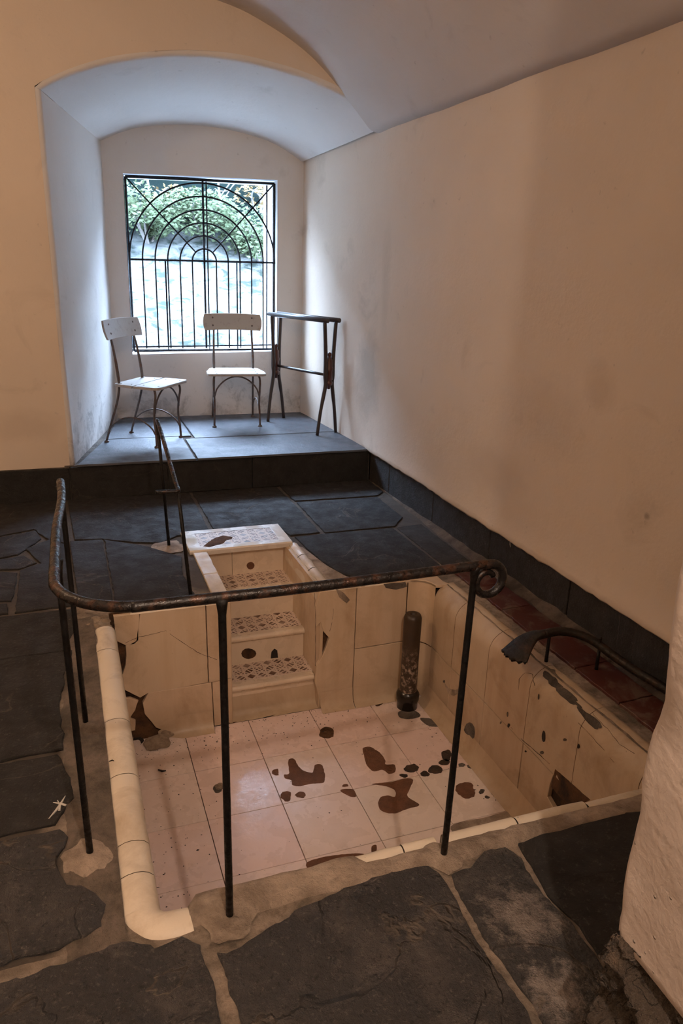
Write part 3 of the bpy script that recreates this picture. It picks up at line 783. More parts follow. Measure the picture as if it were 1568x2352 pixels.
bare([(1042, 1893), (1120, 1876), (1188, 1858), (1202, 1866), (1125, 1890), (1046, 1912)], M_MORTAR, seed=44, amp=.002)
bareb(500, 1812, 10, 9, M_MORTAR_D, seed=45)
# grime along the foot of the far wall
for k, (x0, y0, x1, y1) in enumerate(((525, 1652, 600, 1640), (600, 1640, 660, 1630), (860, 1612, 905, 1602), (300, 1690, 330, 1700))):
    bare([(x0, y0), ((x0 + x1) / 2, (y0 + y1) / 2 - 5), (x1, y1), (x1 - 6, y1 + 9), ((x0 + x1) / 2 + 4, (y0 + y1) / 2 + 6), (x0 + 5, y0 + 10)], M_DIRT if k % 2 else M_BACK, .006, 60 + k)
# fine black specks of dirt: one uncountable scatter
sp = MB(); r_ = random.Random(5)
for k in range(520):
    q = r_.random()
    if q < .45: x, y = r_.uniform(.2, 1.7), PY1 - abs(r_.gauss(0, .13))
    elif q < .7: x, y = .17 + abs(r_.gauss(0, .14)), r_.uniform(1.9, 3.3)
    elif q < .82: x, y = PX1 - abs(r_.gauss(0, .10)), r_.uniform(1.9, 3.3)
    else: x, y = r_.uniform(.2, 1.7), r_.uniform(1.9, 3.2)
    s_ = r_.uniform(.0012, .004) * (1.6 if r_.random() < .08 else 1)
    a = r_.uniform(0, 6)
    V = [(x + s_ * math.cos(a + t) * r_.uniform(.6, 1.3), y + s_ * math.sin(a + t) * r_.uniform(.6, 1.3), PD + .001) for t in (0, 1.5, 3, 4.6)] + [(x, y, PD + .001 + s_ * .6)]
    sp.add(V, [[0, 1, 4], [1, 2, 4], [2, 3, 4], [3, 0, 4]])
o = B(sp.build('dirt_specks', M_DIRT, bath)); o['kind'] = 'stuff'

# far wall panels (u = x, v = z on the wall plane)
def PB(*q): return [Vector((py(a, b, PY1).x, py(a, b, PY1).z)) for a, b in q]
def panel(poly, mat=M_WT, th=.02, amp=.0, step=.05, seed=0, to=None, name='wall_tile', bev=.0022):
    if amp: poly = roughpoly(poly, amp, step, seed)
    return B(slabpoly(name, poly, to or on_back(PY1), th, mat, bath, bev))
ZT = -.012
# left of the stair
panel([Vector((PX0, ZT)), Vector((.242, ZT))] + PB((318, 1470), (308, 1480), (288, 1482), (270, 1474), (252, 1475), (268, 1482), (270, 1500), (262, 1520), (274, 1530), (270, 1570), (272, 1598)) + [Vector((PX0, -.46))], seed=1, amp=.002, step=.03)
panel([Vector((.246, ZT)), Vector((.552, ZT)), Vector((.556, -.437))] + PB((340, 1592), (322, 1603), (300, 1592), (280, 1582), (277, 1560), (288, 1530), (290, 1505), (288, 1482), (300, 1478), (312, 1472)), seed=2, amp=.0015, step=.03)
panel(V2((.556, ZT), (.675, ZT), (.675, -.43), (.560, -.437)), seed=3)
panel([Vector((.262, -.443)), Vector((.572, -.440)), Vector((.578, -.69))] + PB((470, 1668), (440, 1676), (410, 1680), (385, 1680), (358, 1672), (345, 1655), (332, 1640), (328, 1615)), seed=4, amp=.002, step=.03)
panel([Vector((.576, -.440)), Vector((.676, -.434)), Vector((.676, -.69)), Vector((.582, -.695))], seed=5)
panel(PB((272, 1606), (300, 1602), (318, 1610), (310, 1632), (298, 1650), (312, 1655), (310, 1678), (288, 1682), (280, 1650), (272, 1625)), seed=6, amp=.003, step=.02, th=.012)
# right of the stair
gouge = PB((728, 1590), (735, 1515), (745, 1500), (752, 1470), (757, 1462), (745, 1450), (737, 1440), (733, 1425))
panel([Vector((1.335, ZT)), Vector((1.335, -.685)), Vector((1.145, -.69)), Vector((1.142, -.62))] + PB((724, 1570), (727, 1530), (738, 1512), (748, 1490), (756, 1466), (742, 1450), (736, 1428), (726, 1440), (724, 1400)) + [Vector((1.135, ZT))], seed=7, amp=.001, step=.03)
panel([Vector((1.339, ZT)), Vector((1.625, ZT)), Vector((1.625, -.362)), Vector((1.339, -.368))], seed=8)
panel([Vector((1.339, -.373)), Vector((1.625, -.367)), Vector((1.625, -.685)), Vector((1.339, -.69))], seed=9)
# rounded corner tiles
def corner(z0, z1):
    rows_ = []
    r = .10; cxx, cyy = PX1 - r, PY1 - r
    for k in range(9):
        th = k / 8 * PI / 2
        x, y = cxx - 0 + r * math.sin(th), cyy + r * math.cos(th)
        if k == 0: rows_.append([Vector((1.629, PY1, z)) for z in (z0, (z0 + z1) / 2, z1)])
        rows_.append([Vector((x, y, z)) for z in (z0, (z0 + z1) / 2, z1)])
    return B(skin('corner_tile', rows_, M_WT, 0, 1, True, bath))
corner(-.69, -.37); corner(-.365, -.008)
_cap = V2((1.60, 3.40), (1.60, 3.331)) + [Vector((PX1 - .10 + .10 * math.sin(k / 8 * PI / 2), PY1 - .10 + .10 * math.cos(k / 8 * PI / 2))) for k in range(9)] + V2((1.76, 3.225), (1.90, 3.225), (1.90, 3.40))
B(slabpoly('lip_tile', _cap, on_floor(-.004), .014, M_WT, bath, .002))
# top lip of the far wall: thin rounded cream edge, broken in places
def lip(x0, x1, seed):
    rr = []
    n = max(4, int((x1 - x0) / .02))
    for i in range(n + 1):
        x = x0 + (x1 - x0) * i / n; k = .006 * noise.noise(Vector((x * 20, seed, 0)))
        rr.append([Vector((x, PY1 - .001, -.014)), Vector((x, PY1 + .004, -.004)), Vector((x, PY1 + .014, .003)), Vector((x, PY1 + .05 + k, .004)), Vector((x, PY1 + .055 + k, -.006))])
    return B(skin('lip_tile', rr, M_CT, .0015, 20, False, bath))
lip(.20, .55, 1); lip(.553, .66, 2); lip(1.18, 1.36, 3); lip(1.38, 1.50, 4); lip(1.60, 1.74, 5)
# coved plinth along the foot of the far wall
def cove(fn, n, name='cove_tile'):
    return B(skin(name, [fn(i / n) for i in range(n + 1)], M_WT, .002, 12, False, bath))
def cv(x, y, dx, dy):   # dx,dy points from the wall into the bath
    return [Vector((x + dx * a, y + dy * a, PD + b)) for a, b in ((.001, .10), (.004, .06), (.012, .03), (.03, .010), (.055, .001))]
def cvs(x):
    k = min(1, max(.02, (x - .30) / .12)); P = cv(x, PY1, 0, -1)
    return [Vector((p.x, PY1 + (p.y - PY1) * k, PD + (p.z - PD) * (.3 + .7 * k))) for p in P]
for a, b in ((.30, .575), (1.15, 1.335), (1.339, 1.64)):
    cove(lambda t, a=a, b=b: cvs(a + (b - a) * t), 10)

# right wall: rolled top tiles, flat lower tiles, cove
def PR(*q): return [Vector((px(a, b, PX1).y, px(a, b, PX1).z)) for a, b in q]
ry = [PY0 - .02, 1.67, 2.00, 2.335, 2.67, 3.00, 3.235]
for i, (y0, y1) in enumerate(zip(ry, ry[1:])):
    def prof(y):
        P = [Vector((PX1, y, -.362)), Vector((PX1, y, -.25)), Vector((PX1, y, -.15))]
        for k in range(9):
            th = k / 8 * PI / 2; P.append(Vector((PX1 + .095 * (1 - math.cos(th)), y, -.095 + .095 * math.sin(th))))
        P += [Vector((PX1 + .112, y, -.004)), Vector((PX1 + .115, y, -.02))]
        return P
    n = 8; g = .0012
    B(skin('rolled_top_tile', [prof(y0 + g + (y1 - y0 - 2 * g) * k / n) for k in range(n + 1)], M_WTR, .003, 9, False, bath))
    hole = None
for i, (y0, y1) in enumerate(zip(ry, ry[1:])):
    g = .0015
    poly = V2((y0 + g, -.367), (y1 - g, -.367), (y1 - g, -.62), (y0 + g, -.62))
    if i == 1:
        poly = [Vector((y0 + g, -.62)), Vector((y0 + g, -.46)), Vector((1.80, -.44)), Vector((1.86, -.47)), Vector((1.93, -.445)), Vector((y1 - g, -.50)), Vector((y1 - g, -.62))]
    if i == 2:
        poly = [Vector((y1 - g, -.62)), Vector((y0 + g, -.62)), Vector((y0 + g, -.505)), Vector((2.07, -.51)), Vector((2.13, -.49)), Vector((2.125, -.42)), Vector((2.11, -.367)), Vector((y1 - g, -.367))]
    panel(poly, amp=.0025 if i in (1, 2) else 0, step=.02, seed=50 + i, to=on_right(PX1), mat=M_WTR)
# thin dark slot piece above the hole is the missing tile itself: show its torn upper edge
cove(lambda t: cv(PX1, 1.60 + 1.66 * t, -1, 0), 40)
# damage on the right wall
def bareR(q, mat, seed=0, amp=.004, off=.0018, X=PX1):
    poly = roughpoly([Vector((px(a, b, X).y, px(a, b, X).z)) for a, b in q], amp, .012, seed)
    return B(slabpoly('bare_patch', poly, on_right(X - off), off, mat, bath))
def bareRb(x, y, rx, ry_, mat, seed=0): return bareR([(x + rx * math.cos(2 * PI * k / 12), y + ry_ * math.sin(2 * PI * k / 12)) for k in range(12)], mat, seed, .005)
bareRb(1078, 1682, 13, 23, M_MORTAR_D, 1)
for k, (x, y, rx, r2) in enumerate(((1248, 1690, 4, 12), (1245, 1728, 4, 4), (1165, 1640, 2, 6), (1168, 1665, 3, 4), (1150, 1660, 2, 4), (1297, 1700, 4, 3), (1328, 1713, 2, 6), (1236, 1600, 2, 6), (1020, 1565, 2, 3), (1207, 1725, 2, 2))):
    bareRb(x, y, rx, r2, M_MORTAR_D if k % 3 else M_DIRT, 10 + k)
bareR([(1020, 1568), (1032, 1582), (1046, 1585), (1058, 1578), (1056, 1590), (1042, 1598), (1028, 1592)], M_MORTAR, 30, .002)
# flaked patch on the roll under the spout (follows the roll surface)
def rollpt(y, th, off=.002):
    r = .095 + off
    return Vector((PX1 + .095 - r * math.cos(th), y, -.095 + r * math.sin(th)))
def rollpatch(cy_, ct, ry_, rt, mat, seed, n=20):
    b_ = blob(cy_, ct, ry_, rt, n, seed, .5); c = rollpt(cy_, ct)
    V = [rollpt(p.x, p.y) for p in b_]; M2 = [rollpt((p.x + cy_) / 2, (p.y + ct) / 2) for p in b_]
    F = [[i, (i + 1) % n, n + (i + 1) % n, n + i] for i in range(n)] + [[n + i, n + (i + 1) % n, 2 * n] for i in range(n)]
    return B(mesh('bare_patch', V + M2 + [c], F, mat, bath))
rollpatch(2.25, .95, .07, .20, M_MORTAR_D, 3); rollpatch(2.13, .90, .09, .16, M_MORTAR_D, 5); rollpatch(2.00, .78, .07, .14, M_MORTAR_D, 8)
bareR([(1275, 1766), (1266, 1806), (1286, 1830), (1300, 1842), (1325, 1848), (1356, 1838), (1318, 1804)], M_BACK, 31, .003)
# cracks: fine dark lines lying in the glaze
def crack(pts, r=.0012, parent=None):
    q = []
    for i in range(len(pts) - 1):
        a, b_ = Vector(pts[i]), Vector(pts[i + 1]); n = max(1, int((b_ - a).length / .02))
        for k in range(n): q.append(a.lerp(b_, k / n))
    q.append(Vector(pts[-1]))
    q = [p + Vector((noise.noise(p * 40), noise.noise(p * 41 + Vector((3, 3, 3))), noise.noise(p * 42 + Vector((7, 1, 2))))) * .003 * (0 < i < len(q) - 1) for i, p in enumerate(q)]
    rr = [r * random.uniform(.5, 1.2) for _ in q]
    return MB().tube(q, rr, 4).V and B(MB().tube(q, rr, 4).build('crack', M_CRACK, bath))
def fixy(q, Y): return [Vector((p.x, Y, p.z)) for p in q]
crack([py(a, b, PY1 - .0005) for a, b in ((288, 1477), (320, 1462), (345, 1458), (380, 1449), (410, 1470), (460, 1502), (498, 1515))])
crack([py(a, b, PY1 - .0005) for a, b in ((765, 1398), (764, 1425), (757, 1450))])
crack([py(a, b, PY1 - .0005) for a, b in ((722, 1362), (725, 1430), (724, 1530))])
crack([px(a, b, PX1 - .0005) for a, b in ((1190, 1585), (1192, 1560), (1205, 1545), (1222, 1548), (1228, 1575))], .001)
crack([px(a, b, PX1 - .0005) for a, b in ((1165, 1662), (1200, 1700), (1240, 1735), (1262, 1755))])
crack([rollpt(y, t, .0) for y, t in ((2.05, 1.2), (1.98, 1.0), (1.90, .95), (1.82, .8), (1.75, .9))], .0008)
crack([rollpt(y, t, .0) for y, t in ((2.02, .35), (1.95, .3), (1.88, .25), (1.80, .1))], .0007)
# brown chips on the far wall
def bareB(q, mat, seed=0, amp=.003, off=.0016):
    poly = roughpoly([Vector((py(a, b, PY1).x, py(a, b, PY1).z)) for a, b in q], amp, .012, seed)
    return B(slabpoly('bare_patch', poly, on_back(PY1 - off), off, mat, bath))
bareB([(958, 1468), (975, 1468), (985, 1478), (984, 1510), (976, 1540), (966, 1525), (958, 1500)], M_BACK, 2)
bareB([(770, 1352), (790, 1362), (803, 1378), (796, 1386), (778, 1372)], M_MORTAR, 3)
bareB([(880, 1341), (930, 1336), (935, 1348), (908, 1354), (885, 1350)], M_MORTAR_D, 4)
bareB([(240, 1436), (262, 1440), (255, 1446), (244, 1444)], M_BACK, 5, .001)
bareB([(990, 1408), (1000, 1410), (996, 1424), (991, 1420)], M_BACK, 6, .001)

# left wall and its rolled coping
ly = [1.56, 1.69, 1.813, 2.121, 2.441, 2.973, 3.19]
for i, (y0, y1) in enumerate(zip(ly, ly[1:])):
    def prof(y, last=False):
        P = [Vector((PX0, y, -.30)), Vector((PX0, y, -.12)), Vector((PX0, y, -.05))]
        xi, xo = PX0, .022 + .006 * noise.noise(Vector((y * 14, 2, 0))) + (.012 if y > 3.05 else 0)
        for k in range(9):
            th = k / 8 * PI; P.append(Vector(((xi + xo) / 2 + (xi - xo) / 2 * math.cos(th), y, -.028 + .042 * math.sin(th) ** .8)))
        return P
    n = max(4, int((y1 - y0) / .03)); g = .0013
    B(skin('coping_tile', [prof(y0 + g + (y1 - y0 - 2 * g) * k / n) for k in range(n + 1)], M_CT, .0015, 16, True, bath))
for i in range(5):
    y0 = PY0 + i * .355
    panel(V2((y0 + .002, -.31), (min(y0 + .353, PY1), -.31), (min(y0 + .353, PY1), -.69), (y0 + .002, -.69)), to=on_left(PX0))
# broken far-left corner of the coping: torn mortar and plaster
cb = MB()
for k in range(9):
    r_ = random.Random(k + 70); x, y, s_ = .03 + r_.uniform(-.02, .07), 3.22 + k * .014, r_.uniform(.012, .026)
    V = []; 
    for a in range(7):
        for b_ in range(4):
            th = 2 * PI * a / 7; ph = b_ / 3 * PI / 2
            d = s_ * (1 + .4 * noise.noise(Vector((a, b_, k * 3))))
            V.append((x + d * 1.3 * math.cos(th) * math.cos(ph), y + d * math.sin(th) * math.cos(ph), -.008 + d * .7 * math.sin(ph)))
    cb.add(V, [[a * 4 + b_, ((a + 1) % 7) * 4 + b_, ((a + 1) % 7) * 4 + b_ + 1, a * 4 + b_ + 1] for a in range(7) for b_ in range(3)])
B(cb.build('broken_corner', M_RUBBLE, bath))
# near-left rounded corner and near coping
cr = []
for k in range(11):
    th = PI / 2 * k / 10; c = Vector((.125 + .02, 1.56 + .02, 0)); d = Vector((-math.cos(th), -math.sin(th), 0)); 
    ring = []
    for j in range(9):
        ph = j / 8 * PI; rad = .02 + .0515 - .0515 * math.cos(ph)
        ring.append(c + d * rad + Vector((0, 0, -.028 + .042 * math.sin(ph) ** .8)))
    cr.append(ring)
for k in range(1, 4):
    cr.append([p + Vector((.016 * k + .003 * noise.noise(p * 60), 0, -.0012 * k)) for p in cr[10]])
B(skin('corner_coping_tile', cr, M_CT, .001, 16, True, bath))
def ncop(x0, x1, yi, yo, top, seed, mat=M_CT):
    n = max(4, int((x1 - x0) / .025)); rr = []
    for i in range(n + 1):
        x = x0 + (x1 - x0) * i / n; j = .006 * noise.noise(Vector((x * 18, seed, 1)))
        P = []
        for k in range(9):
            th = k / 8 * PI; P.append(Vector((x, (yi + yo) / 2 + (yi - yo + j) / 2 * math.cos(th), top - .035 + .035 * math.sin(th) ** .6)))
        P = [Vector((x, yi, top - .25))] + P
        rr.append(P)
    return B(skin('coping_tile', rr, mat, .0015, 18, False, bath))
ncop(.40, .657, PY0 + .036, PY0 + .010, -.004, 7); ncop(.66, .80, PY0 + .035, PY0 - .012, .002, 2); ncop(.803, .905, PY0 + .035, PY0 - .01, .004, 3)
ncop(.935, 1.17, PY0 + .035, PY0 - .018, .006, 4); ncop(1.173, 1.42, PY0 + .03, PY0 - .02, .008, 5); ncop(1.423, 1.80, PY0 + .02, PY0 - .03, .008, 6)
# near wall face under the coping
for i in range(5):
    x0 = PX0 + i * .325
    B(slabpoly('wall_tile', V2((x0, -.02), (x0 + .322, -.02), (x0 + .322, -.69), (x0, -.69)), lambda u, v, d: Vector((u, PY0 + d, v)), .02, M_WT, bath))
# mortar shoulder where the near coping is gone
mrt = []
for i in range(61):
    x = .19 + i / 60 * 1.55; t = noise.noise(Vector((x * 9, 4, 0)))
    yi = PY0 + .035 + .012 * t if .2 < x < .66 else PY0 - .005
    yo = 1.475 - .01 * t
    P = []
    for k in range(9):
        s_ = k / 8; y = yi + (yo - yi) * s_
        h = .003 + .008 * math.sin(PI * s_) * (1 + .8 * noise.noise(Vector((x * 20, y * 20, 3)))) - (.018 if k == 0 else 0) - (.010 if k == 8 else 0)
        P.append(Vector((x, y, h)))
    P = [Vector((x, yi + .001, -.16))] + P
    mrt.append(P)
B(skin('mortar_shoulder', mrt, M_MORTAR, .003, 30, False, bath))
# mortar strip outside the left coping
ms = []
for i in range(61):
    y = 1.47 + i / 60 * 1.85; P = []
    for k in range(7):
        s_ = k / 6; x = .035 - s_ * (.15 + .02 * noise.noise(Vector((y * 5, 1, 1)))); 
        P.append(Vector((x, y, .0035 + .006 * noise.noise(Vector((x * 22, y * 22, 3))) - .012 * (k == 6) + .003 * (k == 0))))
    ms.append(P)
B(skin('mortar_strip', ms, mortarm('brown_grey_mortar', (.26, .20, .155), (.10, .08, .06)), .002, 30, False, bath))
# mortar collars: pads at the post feet
for (x, y, r) in ((-.037, 1.80, .06), (.285, 1.48, .055), (.898, 1.50, .05), (.486, 4.128, .085)):
    P = []
    for k in range(25):
        a = 2 * PI * k / 24; kk = 1 + .35 * noise.noise(Vector((math.cos(a) * 2, math.sin(a) * 2, x * 9)))
        P.append([Vector((x, y, .014)), Vector((x + r * .45 * kk * math.cos(a), y + r * .45 * kk * math.sin(a), .013)), Vector((x + r * .8 * kk * math.cos(a), y + r * .8 * kk * math.sin(a), .009)), Vector((x + r * 1.15 * kk * math.cos(a), y + r * 1.15 * kk * math.sin(a), .002))])
    o = skin('mortar_pad', P, M_MORTAR, .0, 1, True, floor)

# ------------------------------------------------------------------ red tiles between the bath and the right wall
rt = empty('red_tile_strip', (1.98, 2.3, 0)); tag(rt, 'strip of worn dark red quarry tiles laid between bath and skirting', 'tiles')
rys = [1.0, 1.42, 1.705, 1.995, 2.27, 2.56, 2.85, 3.12, 3.36]
for i, (y0, y1) in enumerate(zip(rys, rys[1:])):
    rel(rt, slabpoly('red_tile', roughpoly(V2((1.905, y0 + .003), (2.075, y0 + .012), (2.075, y1 + .006), (1.905, y1 - .003)), .005, .02, i + 80), on_floor(.010), .014, M_REDT, rt, .002))

# ------------------------------------------------------------------ tiled steps
st = empty('tiled_steps', (.91, 3.38, PD)); tag(st, 'three tiled steps with patterned treads and landing slab down into the bath', 'steps')
def T(o): return rel(st, o)
stx0, stx1 = .678, 1.142
TR = [(-.53, 3.395, 3.635), (-.355, 3.60, 3.875), (-.18, 3.815, 4.10)]
for k, (z, yf, yb) in enumerate(TR):
    # nosing: rounded front edge
    nr_ = []
    for i in range(13):
        x = stx0 - .012 * (k == 0) + (stx1 + (.008 if k == 0 else 0) - stx0) * i / 12; P = [Vector((x, yf + .055, z)), Vector((x, yf + .02, z + .001))]
        for a in range(7):
            th = a / 6 * PI; P.append(Vector((x, yf + .016 - .018 * math.sin(th), z - .016 + .017 * math.cos(th))))
        if k == 0: P += [Vector((x, yf + .004, z - .05)), Vector((x, yf + .006, z - .058))]
        else: P += [Vector((x, yf + .02, z - .034))]
        nr_.append(P)
    T(skin('nosing', nr_, M_NOSE, .0008, 20, True, st))
    T(slabpoly('patterned_tile', V2((stx0, yf + .052), (stx1, yf + .052), (stx1, yb), (stx0, yb)), on_floor(z + .001), .01, M_PAT, st))
    # riser above each tread
    ztop = TR[k + 1][0] - .012 if k < 2 else -.012
    yr = TR[k + 1][1] + .02 if k < 2 else 4.02 + .03
    xs2 = [(stx0, stx1)] if k != 2 else [(stx0, stx0 + .155), (stx0 + .157, stx1)]
    for (xa, xb) in xs2:
        T(slabpoly('riser_tile', V2((xa, z), (xb, z), (xb, ztop), (xa, ztop)), on_back(yr), .015, M_NOSE, st))
# bottom plinth with cove running out to the right
pr = []
for i in range(15):
    x = .665 + .545 * i / 14
    pr.append([Vector((x, 3.402, -.585)), Vector((x, 3.398, -.60)), Vector((x, 3.392, -.65)), Vector((x, 3.385, -.675)), Vector((x, 3.365, -.692)), Vector((x, 3.335, -.699))])
T(skin('plinth_tile', pr, M_WT, .003, 14, True, st))
T(slabpoly('plinth_tile', V2((.676, -.53), (1.145, -.53), (1.145, -.70), (.676, -.70)), on_back(3.405), .01, M_WT, st))
# holes knocked in the risers
def riserpatch(q, Y, mat, seed, off=.0016):
    poly = roughpoly([Vector((py(a, b, Y).x, py(a, b, Y).z)) for a, b in q], .002, .01, seed)
    T(slabpoly('bare_patch', poly, on_back(Y - off), off, mat, st))
def ell(x, y, rx, ry_): return [(x + rx * math.cos(2 * PI * k / 12), y + ry_ * math.sin(2 * PI * k / 12)) for k in range(12)]
riserpatch(ell(571, 1501, 17, 12), TR[1][1] + .02, M_BACK, 1)
riserpatch([(622, 1512), (623, 1497), (630, 1490), (637, 1494), (638, 1510)], TR[1][1] + .02, M_DIRT, 2)
riserpatch(ell(575, 1299, 9, 9), 4.05, M_RUST, 3)
# side walls of the stair
for (xx, d, rng) in ((stx0, -1, 0), (stx1, 1, 0)):
    pts = V2((3.335, -.70), (3.335, -.01), (4.05, -.01), (4.05, -.19), (3.86, -.19), (3.86, -.36), (3.64, -.36), (3.64, -.54), (3.41, -.54), (3.41, -.70))
    to = (lambda u, v, dd: Vector((stx1 - dd, u, v))) if d == 1 else (lambda u, v, dd: Vector((stx0 + dd, u, v)))
    T(slabpoly('side_tile', pts, to, .016, M_WT, st))
# right flank: rolled coping, left flank: flat coping strip
for (y0, y1) in ((3.345, 3.60), (3.605, 3.80), (3.805, 4.0)):
    rr = []
    for i in range(9):
        y = y0 + (y1 - y0 - .002) * i / 8; P = [Vector((stx1 - .001, y, -.09))]
        for k in range(7):
            th = k / 6 * PI / 2; P.append(Vector((stx1 + .052 * (1 - math.cos(th)), y, -.045 + .055 * math.sin(th))))
        P += [Vector((stx1 + .066 + .008 * noise.noise(Vector((y * 15, 0, 5))), y, .004)), Vector((stx1 + .07, y, -.005))]
        rr.append(P)
    T(skin('coping_tile', rr, M_CT, .002, 12, False, st))
for (y0, y1) in ((3.345, 3.66), (3.664, 3.985)):
    poly = roughpoly(V2((.600, y0), (stx0, y0), (stx0, y1), (.600, y1)), .003, .02, y0)
    T(slabpoly('coping_tile', poly, on_floor(.010), .02, M_CT, st, .003))
mp_ = MB().add([(x, y, z) for (x, y, z) in ((1.20, 3.37, .004), (1.34, 3.40, .001), (1.27, 3.62, .003), (1.225, 3.92, .003), (1.20, 3.95, .004))], [[0, 1, 2, 3, 4]])
T(mp_.build('mortar_strip', M_MORTAR, st))
# cream plaster gouge where right flank meets far wall
# landing slab: white frame with patterned tile sunk in it
def frame_(x0, x1, y0, y1, w_, z, th):
    return [V2((x0, y0), (x1, y0), (x1 - w_, y0 + w_), (x0 + w_, y0 + w_)), V2((x1, y0), (x1, y1), (x1 - w_, y1 - w_), (x1 - w_, y0 + w_)),
            V2((x1, y1), (x0, y1), (x0 + w_, y1 - w_), (x1 - w_, y1 - w_)), V2((x0, y1), (x0, y0), (x0 + w_, y0 + w_), (x0 + w_, y1 - w_))]
lx0, lx1, ly0, ly1 = .582, 1.180, 3.99, 4.315
sl = MB()
w1, w2 = .068, .055
V = [(lx0, ly0, .020), (lx1, ly0, .020), (lx1, ly1, .020), (lx0, ly1, .020), (lx0 + w1, ly0 + w2, .020), (lx1 - w1, ly0 + w2, .020), (lx1 - w1, ly1 - w2, .020), (lx0 + w1, ly1 - w2, .020)]
V += [(lx0, ly0 - .006, .012), (lx1, ly0 - .006, .012), (lx1 + .004, ly1, .012), (lx0 - .004, ly1, .012), (lx0, ly0, -.014), (lx1, ly0, -.014), (lx1, ly1, -.014), (lx0, ly1, -.014)]
sl.add(V, [[0, 1, 5, 4], [1, 2, 6, 5], [2, 3, 7, 6], [3, 0, 4, 7], [0, 8, 9, 1], [1, 9, 10, 2], [2, 10, 11, 3], [3, 11, 8, 0], [8, 12, 13, 9], [9, 13, 14, 10], [11, 15, 12, 8], [12, 15, 14, 13]])
M_MARB = glaze('white_glazed_surround', (.74, .68, .60), .35, .08)
T(sl.build('landing_slab', M_MARB, st))
T(slabpoly('patterned_tile', V2((lx0 + w1, ly0 + w2), (lx1 - w1, ly0 + w2), (lx1 - w1, ly1 - w2), (lx0 + w1, ly1 - w2)), on_floor(.0185), .006, M_PAT, st))
q = [pz(a, b, .02) for a, b in ((466, 1255), (485, 1240), (510, 1230), (525, 1232), (534, 1233), (532, 1238), (520, 1240), (512, 1248), (495, 1253), (480, 1257))]
T(slabpoly('bare_patch', roughpoly([Vector((p.x, p.y)) for p in q], .003, .012, 3), on_floor(.0205), .002, M_BACK, st))
#@@OBJECTS
# ------------------------------------------------------------------ RAIL AROUND THE BATH
ZR = .885
rail = empty('bath_railing', (.285, 1.477, 0)); tag(rail, 'black iron railing with curved corner and scroll end around near left of bath', 'railing')
def arc(c, r, a0, a1, n): return [Vector((c[0] + r * math.cos(a0 + (a1 - a0) * k / n), c[1] + r * math.sin(a0 + (a1 - a0) * k / n), ZR)) for k in range(n + 1)]
path = [Vector((-.040, 2.492, ZR)), Vector((-.038, 2.3, ZR)), Vector((-.052, 2.05, ZR)), Vector((-.056, 1.85, ZR))]
path += arc((.126, 1.672), .184, PI * 1.0, PI * 1.5, 10)
path += [Vector((.45, 1.484, ZR)), Vector((.7, 1.490, ZR)), Vector((.90, 1.497, ZR))]
# scroll, curling down in the rail's own plane
scx, scz = .952, ZR - .043
sc = []
for k in range(1, 26):
    t = k / 25; a = PI / 2 - t * 2 * PI * 1.13; r = .043 - .026 * t ** 2.2
    sc.append(Vector((scx + r * math.cos(a), 1.499, scz + r * math.sin(a) - .002 * t)))
pp = crom(path, 5)[:-1] + [Vector((.90, 1.497, ZR)), Vector((.93, 1.498, ZR + .001))] + sc
rr = []
for i, p in enumerate(pp):
    k = i - (len(pp) - 25); rr.append(.0125 if k < 0 else .0125 - .0045 * (k / 25))
rel(rail, MB().tube(pp, rr, 14).build('hand_rail', M_RAIL, rail, True))
for (b_, t_) in (((-.037, 1.805, 0), (-.052, 1.80, ZR)), ((.285, 1.477, 0), (.281, 1.480, ZR)), ((.898, 1.499, 0), (.912, 1.499, ZR)), ((-.026, 2.466, 0), (-.040, 2.44, ZR))):
    a, c = Vector(b_), Vector(t_)
    m_ = MB().tube([a, a.lerp(c, .3), a.lerp(c, .6), a.lerp(c, .955), a.lerp(c, .985), c], [.0095, .0092, .009, .009, .0125, .015], 12)
    rel(rail, m_.build('post', M_POST, rail, True))

hr = empty('stair_handrail', (.49, 3.78, 0)); tag(hr, 'short black iron handrail sloping down beside the tiled steps', 'handrail')
A0, A1 = Vector((.486, 4.128, 0)), Vector((.453, 4.128, .715)); B0, B1 = Vector((.498, 3.426, 0)), Vector((.455, 3.426, .548))
hp = crom([(.4535, 4.13, .66), (.452, 4.135, .715), (.449, 4.115, .742), (.450, 4.04, .728), (.452, 3.80, .660), (.455, 3.50, .566), (.457, 3.43, .548), (.445, 3.42, .546), (.40, 3.42, .548), (.352, 3.42, .549)], 5)
rel(hr, MB().tube(hp, [.0105] * (len(hp) - 10) + [.0085] * 10, 12).build('hand_rail', M_RAIL, hr, True))
rel(hr, MB().tube([A0, A0.lerp(A1, .5), A1], .009, 12).build('post', M_POST, hr, True))
rel(hr, MB().tube([B0, B0.lerp(B1, .5), B1], .009, 12).build('post', M_POST, hr, True))

# ------------------------------------------------------------------ SPOUT over the bath edge
spt = empty('water_spout', (1.95, 2.3, 0)); tag(spt, 'dark bronze fan mouthed spout on curved pipe arching over the red tiles', 'spout')
pts = [(2.105, 1.30, .075), (2.095, 1.70, .072), pz(1510, 1572, .075), pz(1450, 1535, .085), pz(1400, 1500, .105), pz(1365, 1474, .125), pz(1325, 1456, .14), pz(1285, 1450, .142), pz(1250, 1456, .134)]
cp = crom(pts, 6)
rel(spt, MB().tube(cp, [.019] * len(cp), 14).build('pipe', M_SPOUT, spt, True))
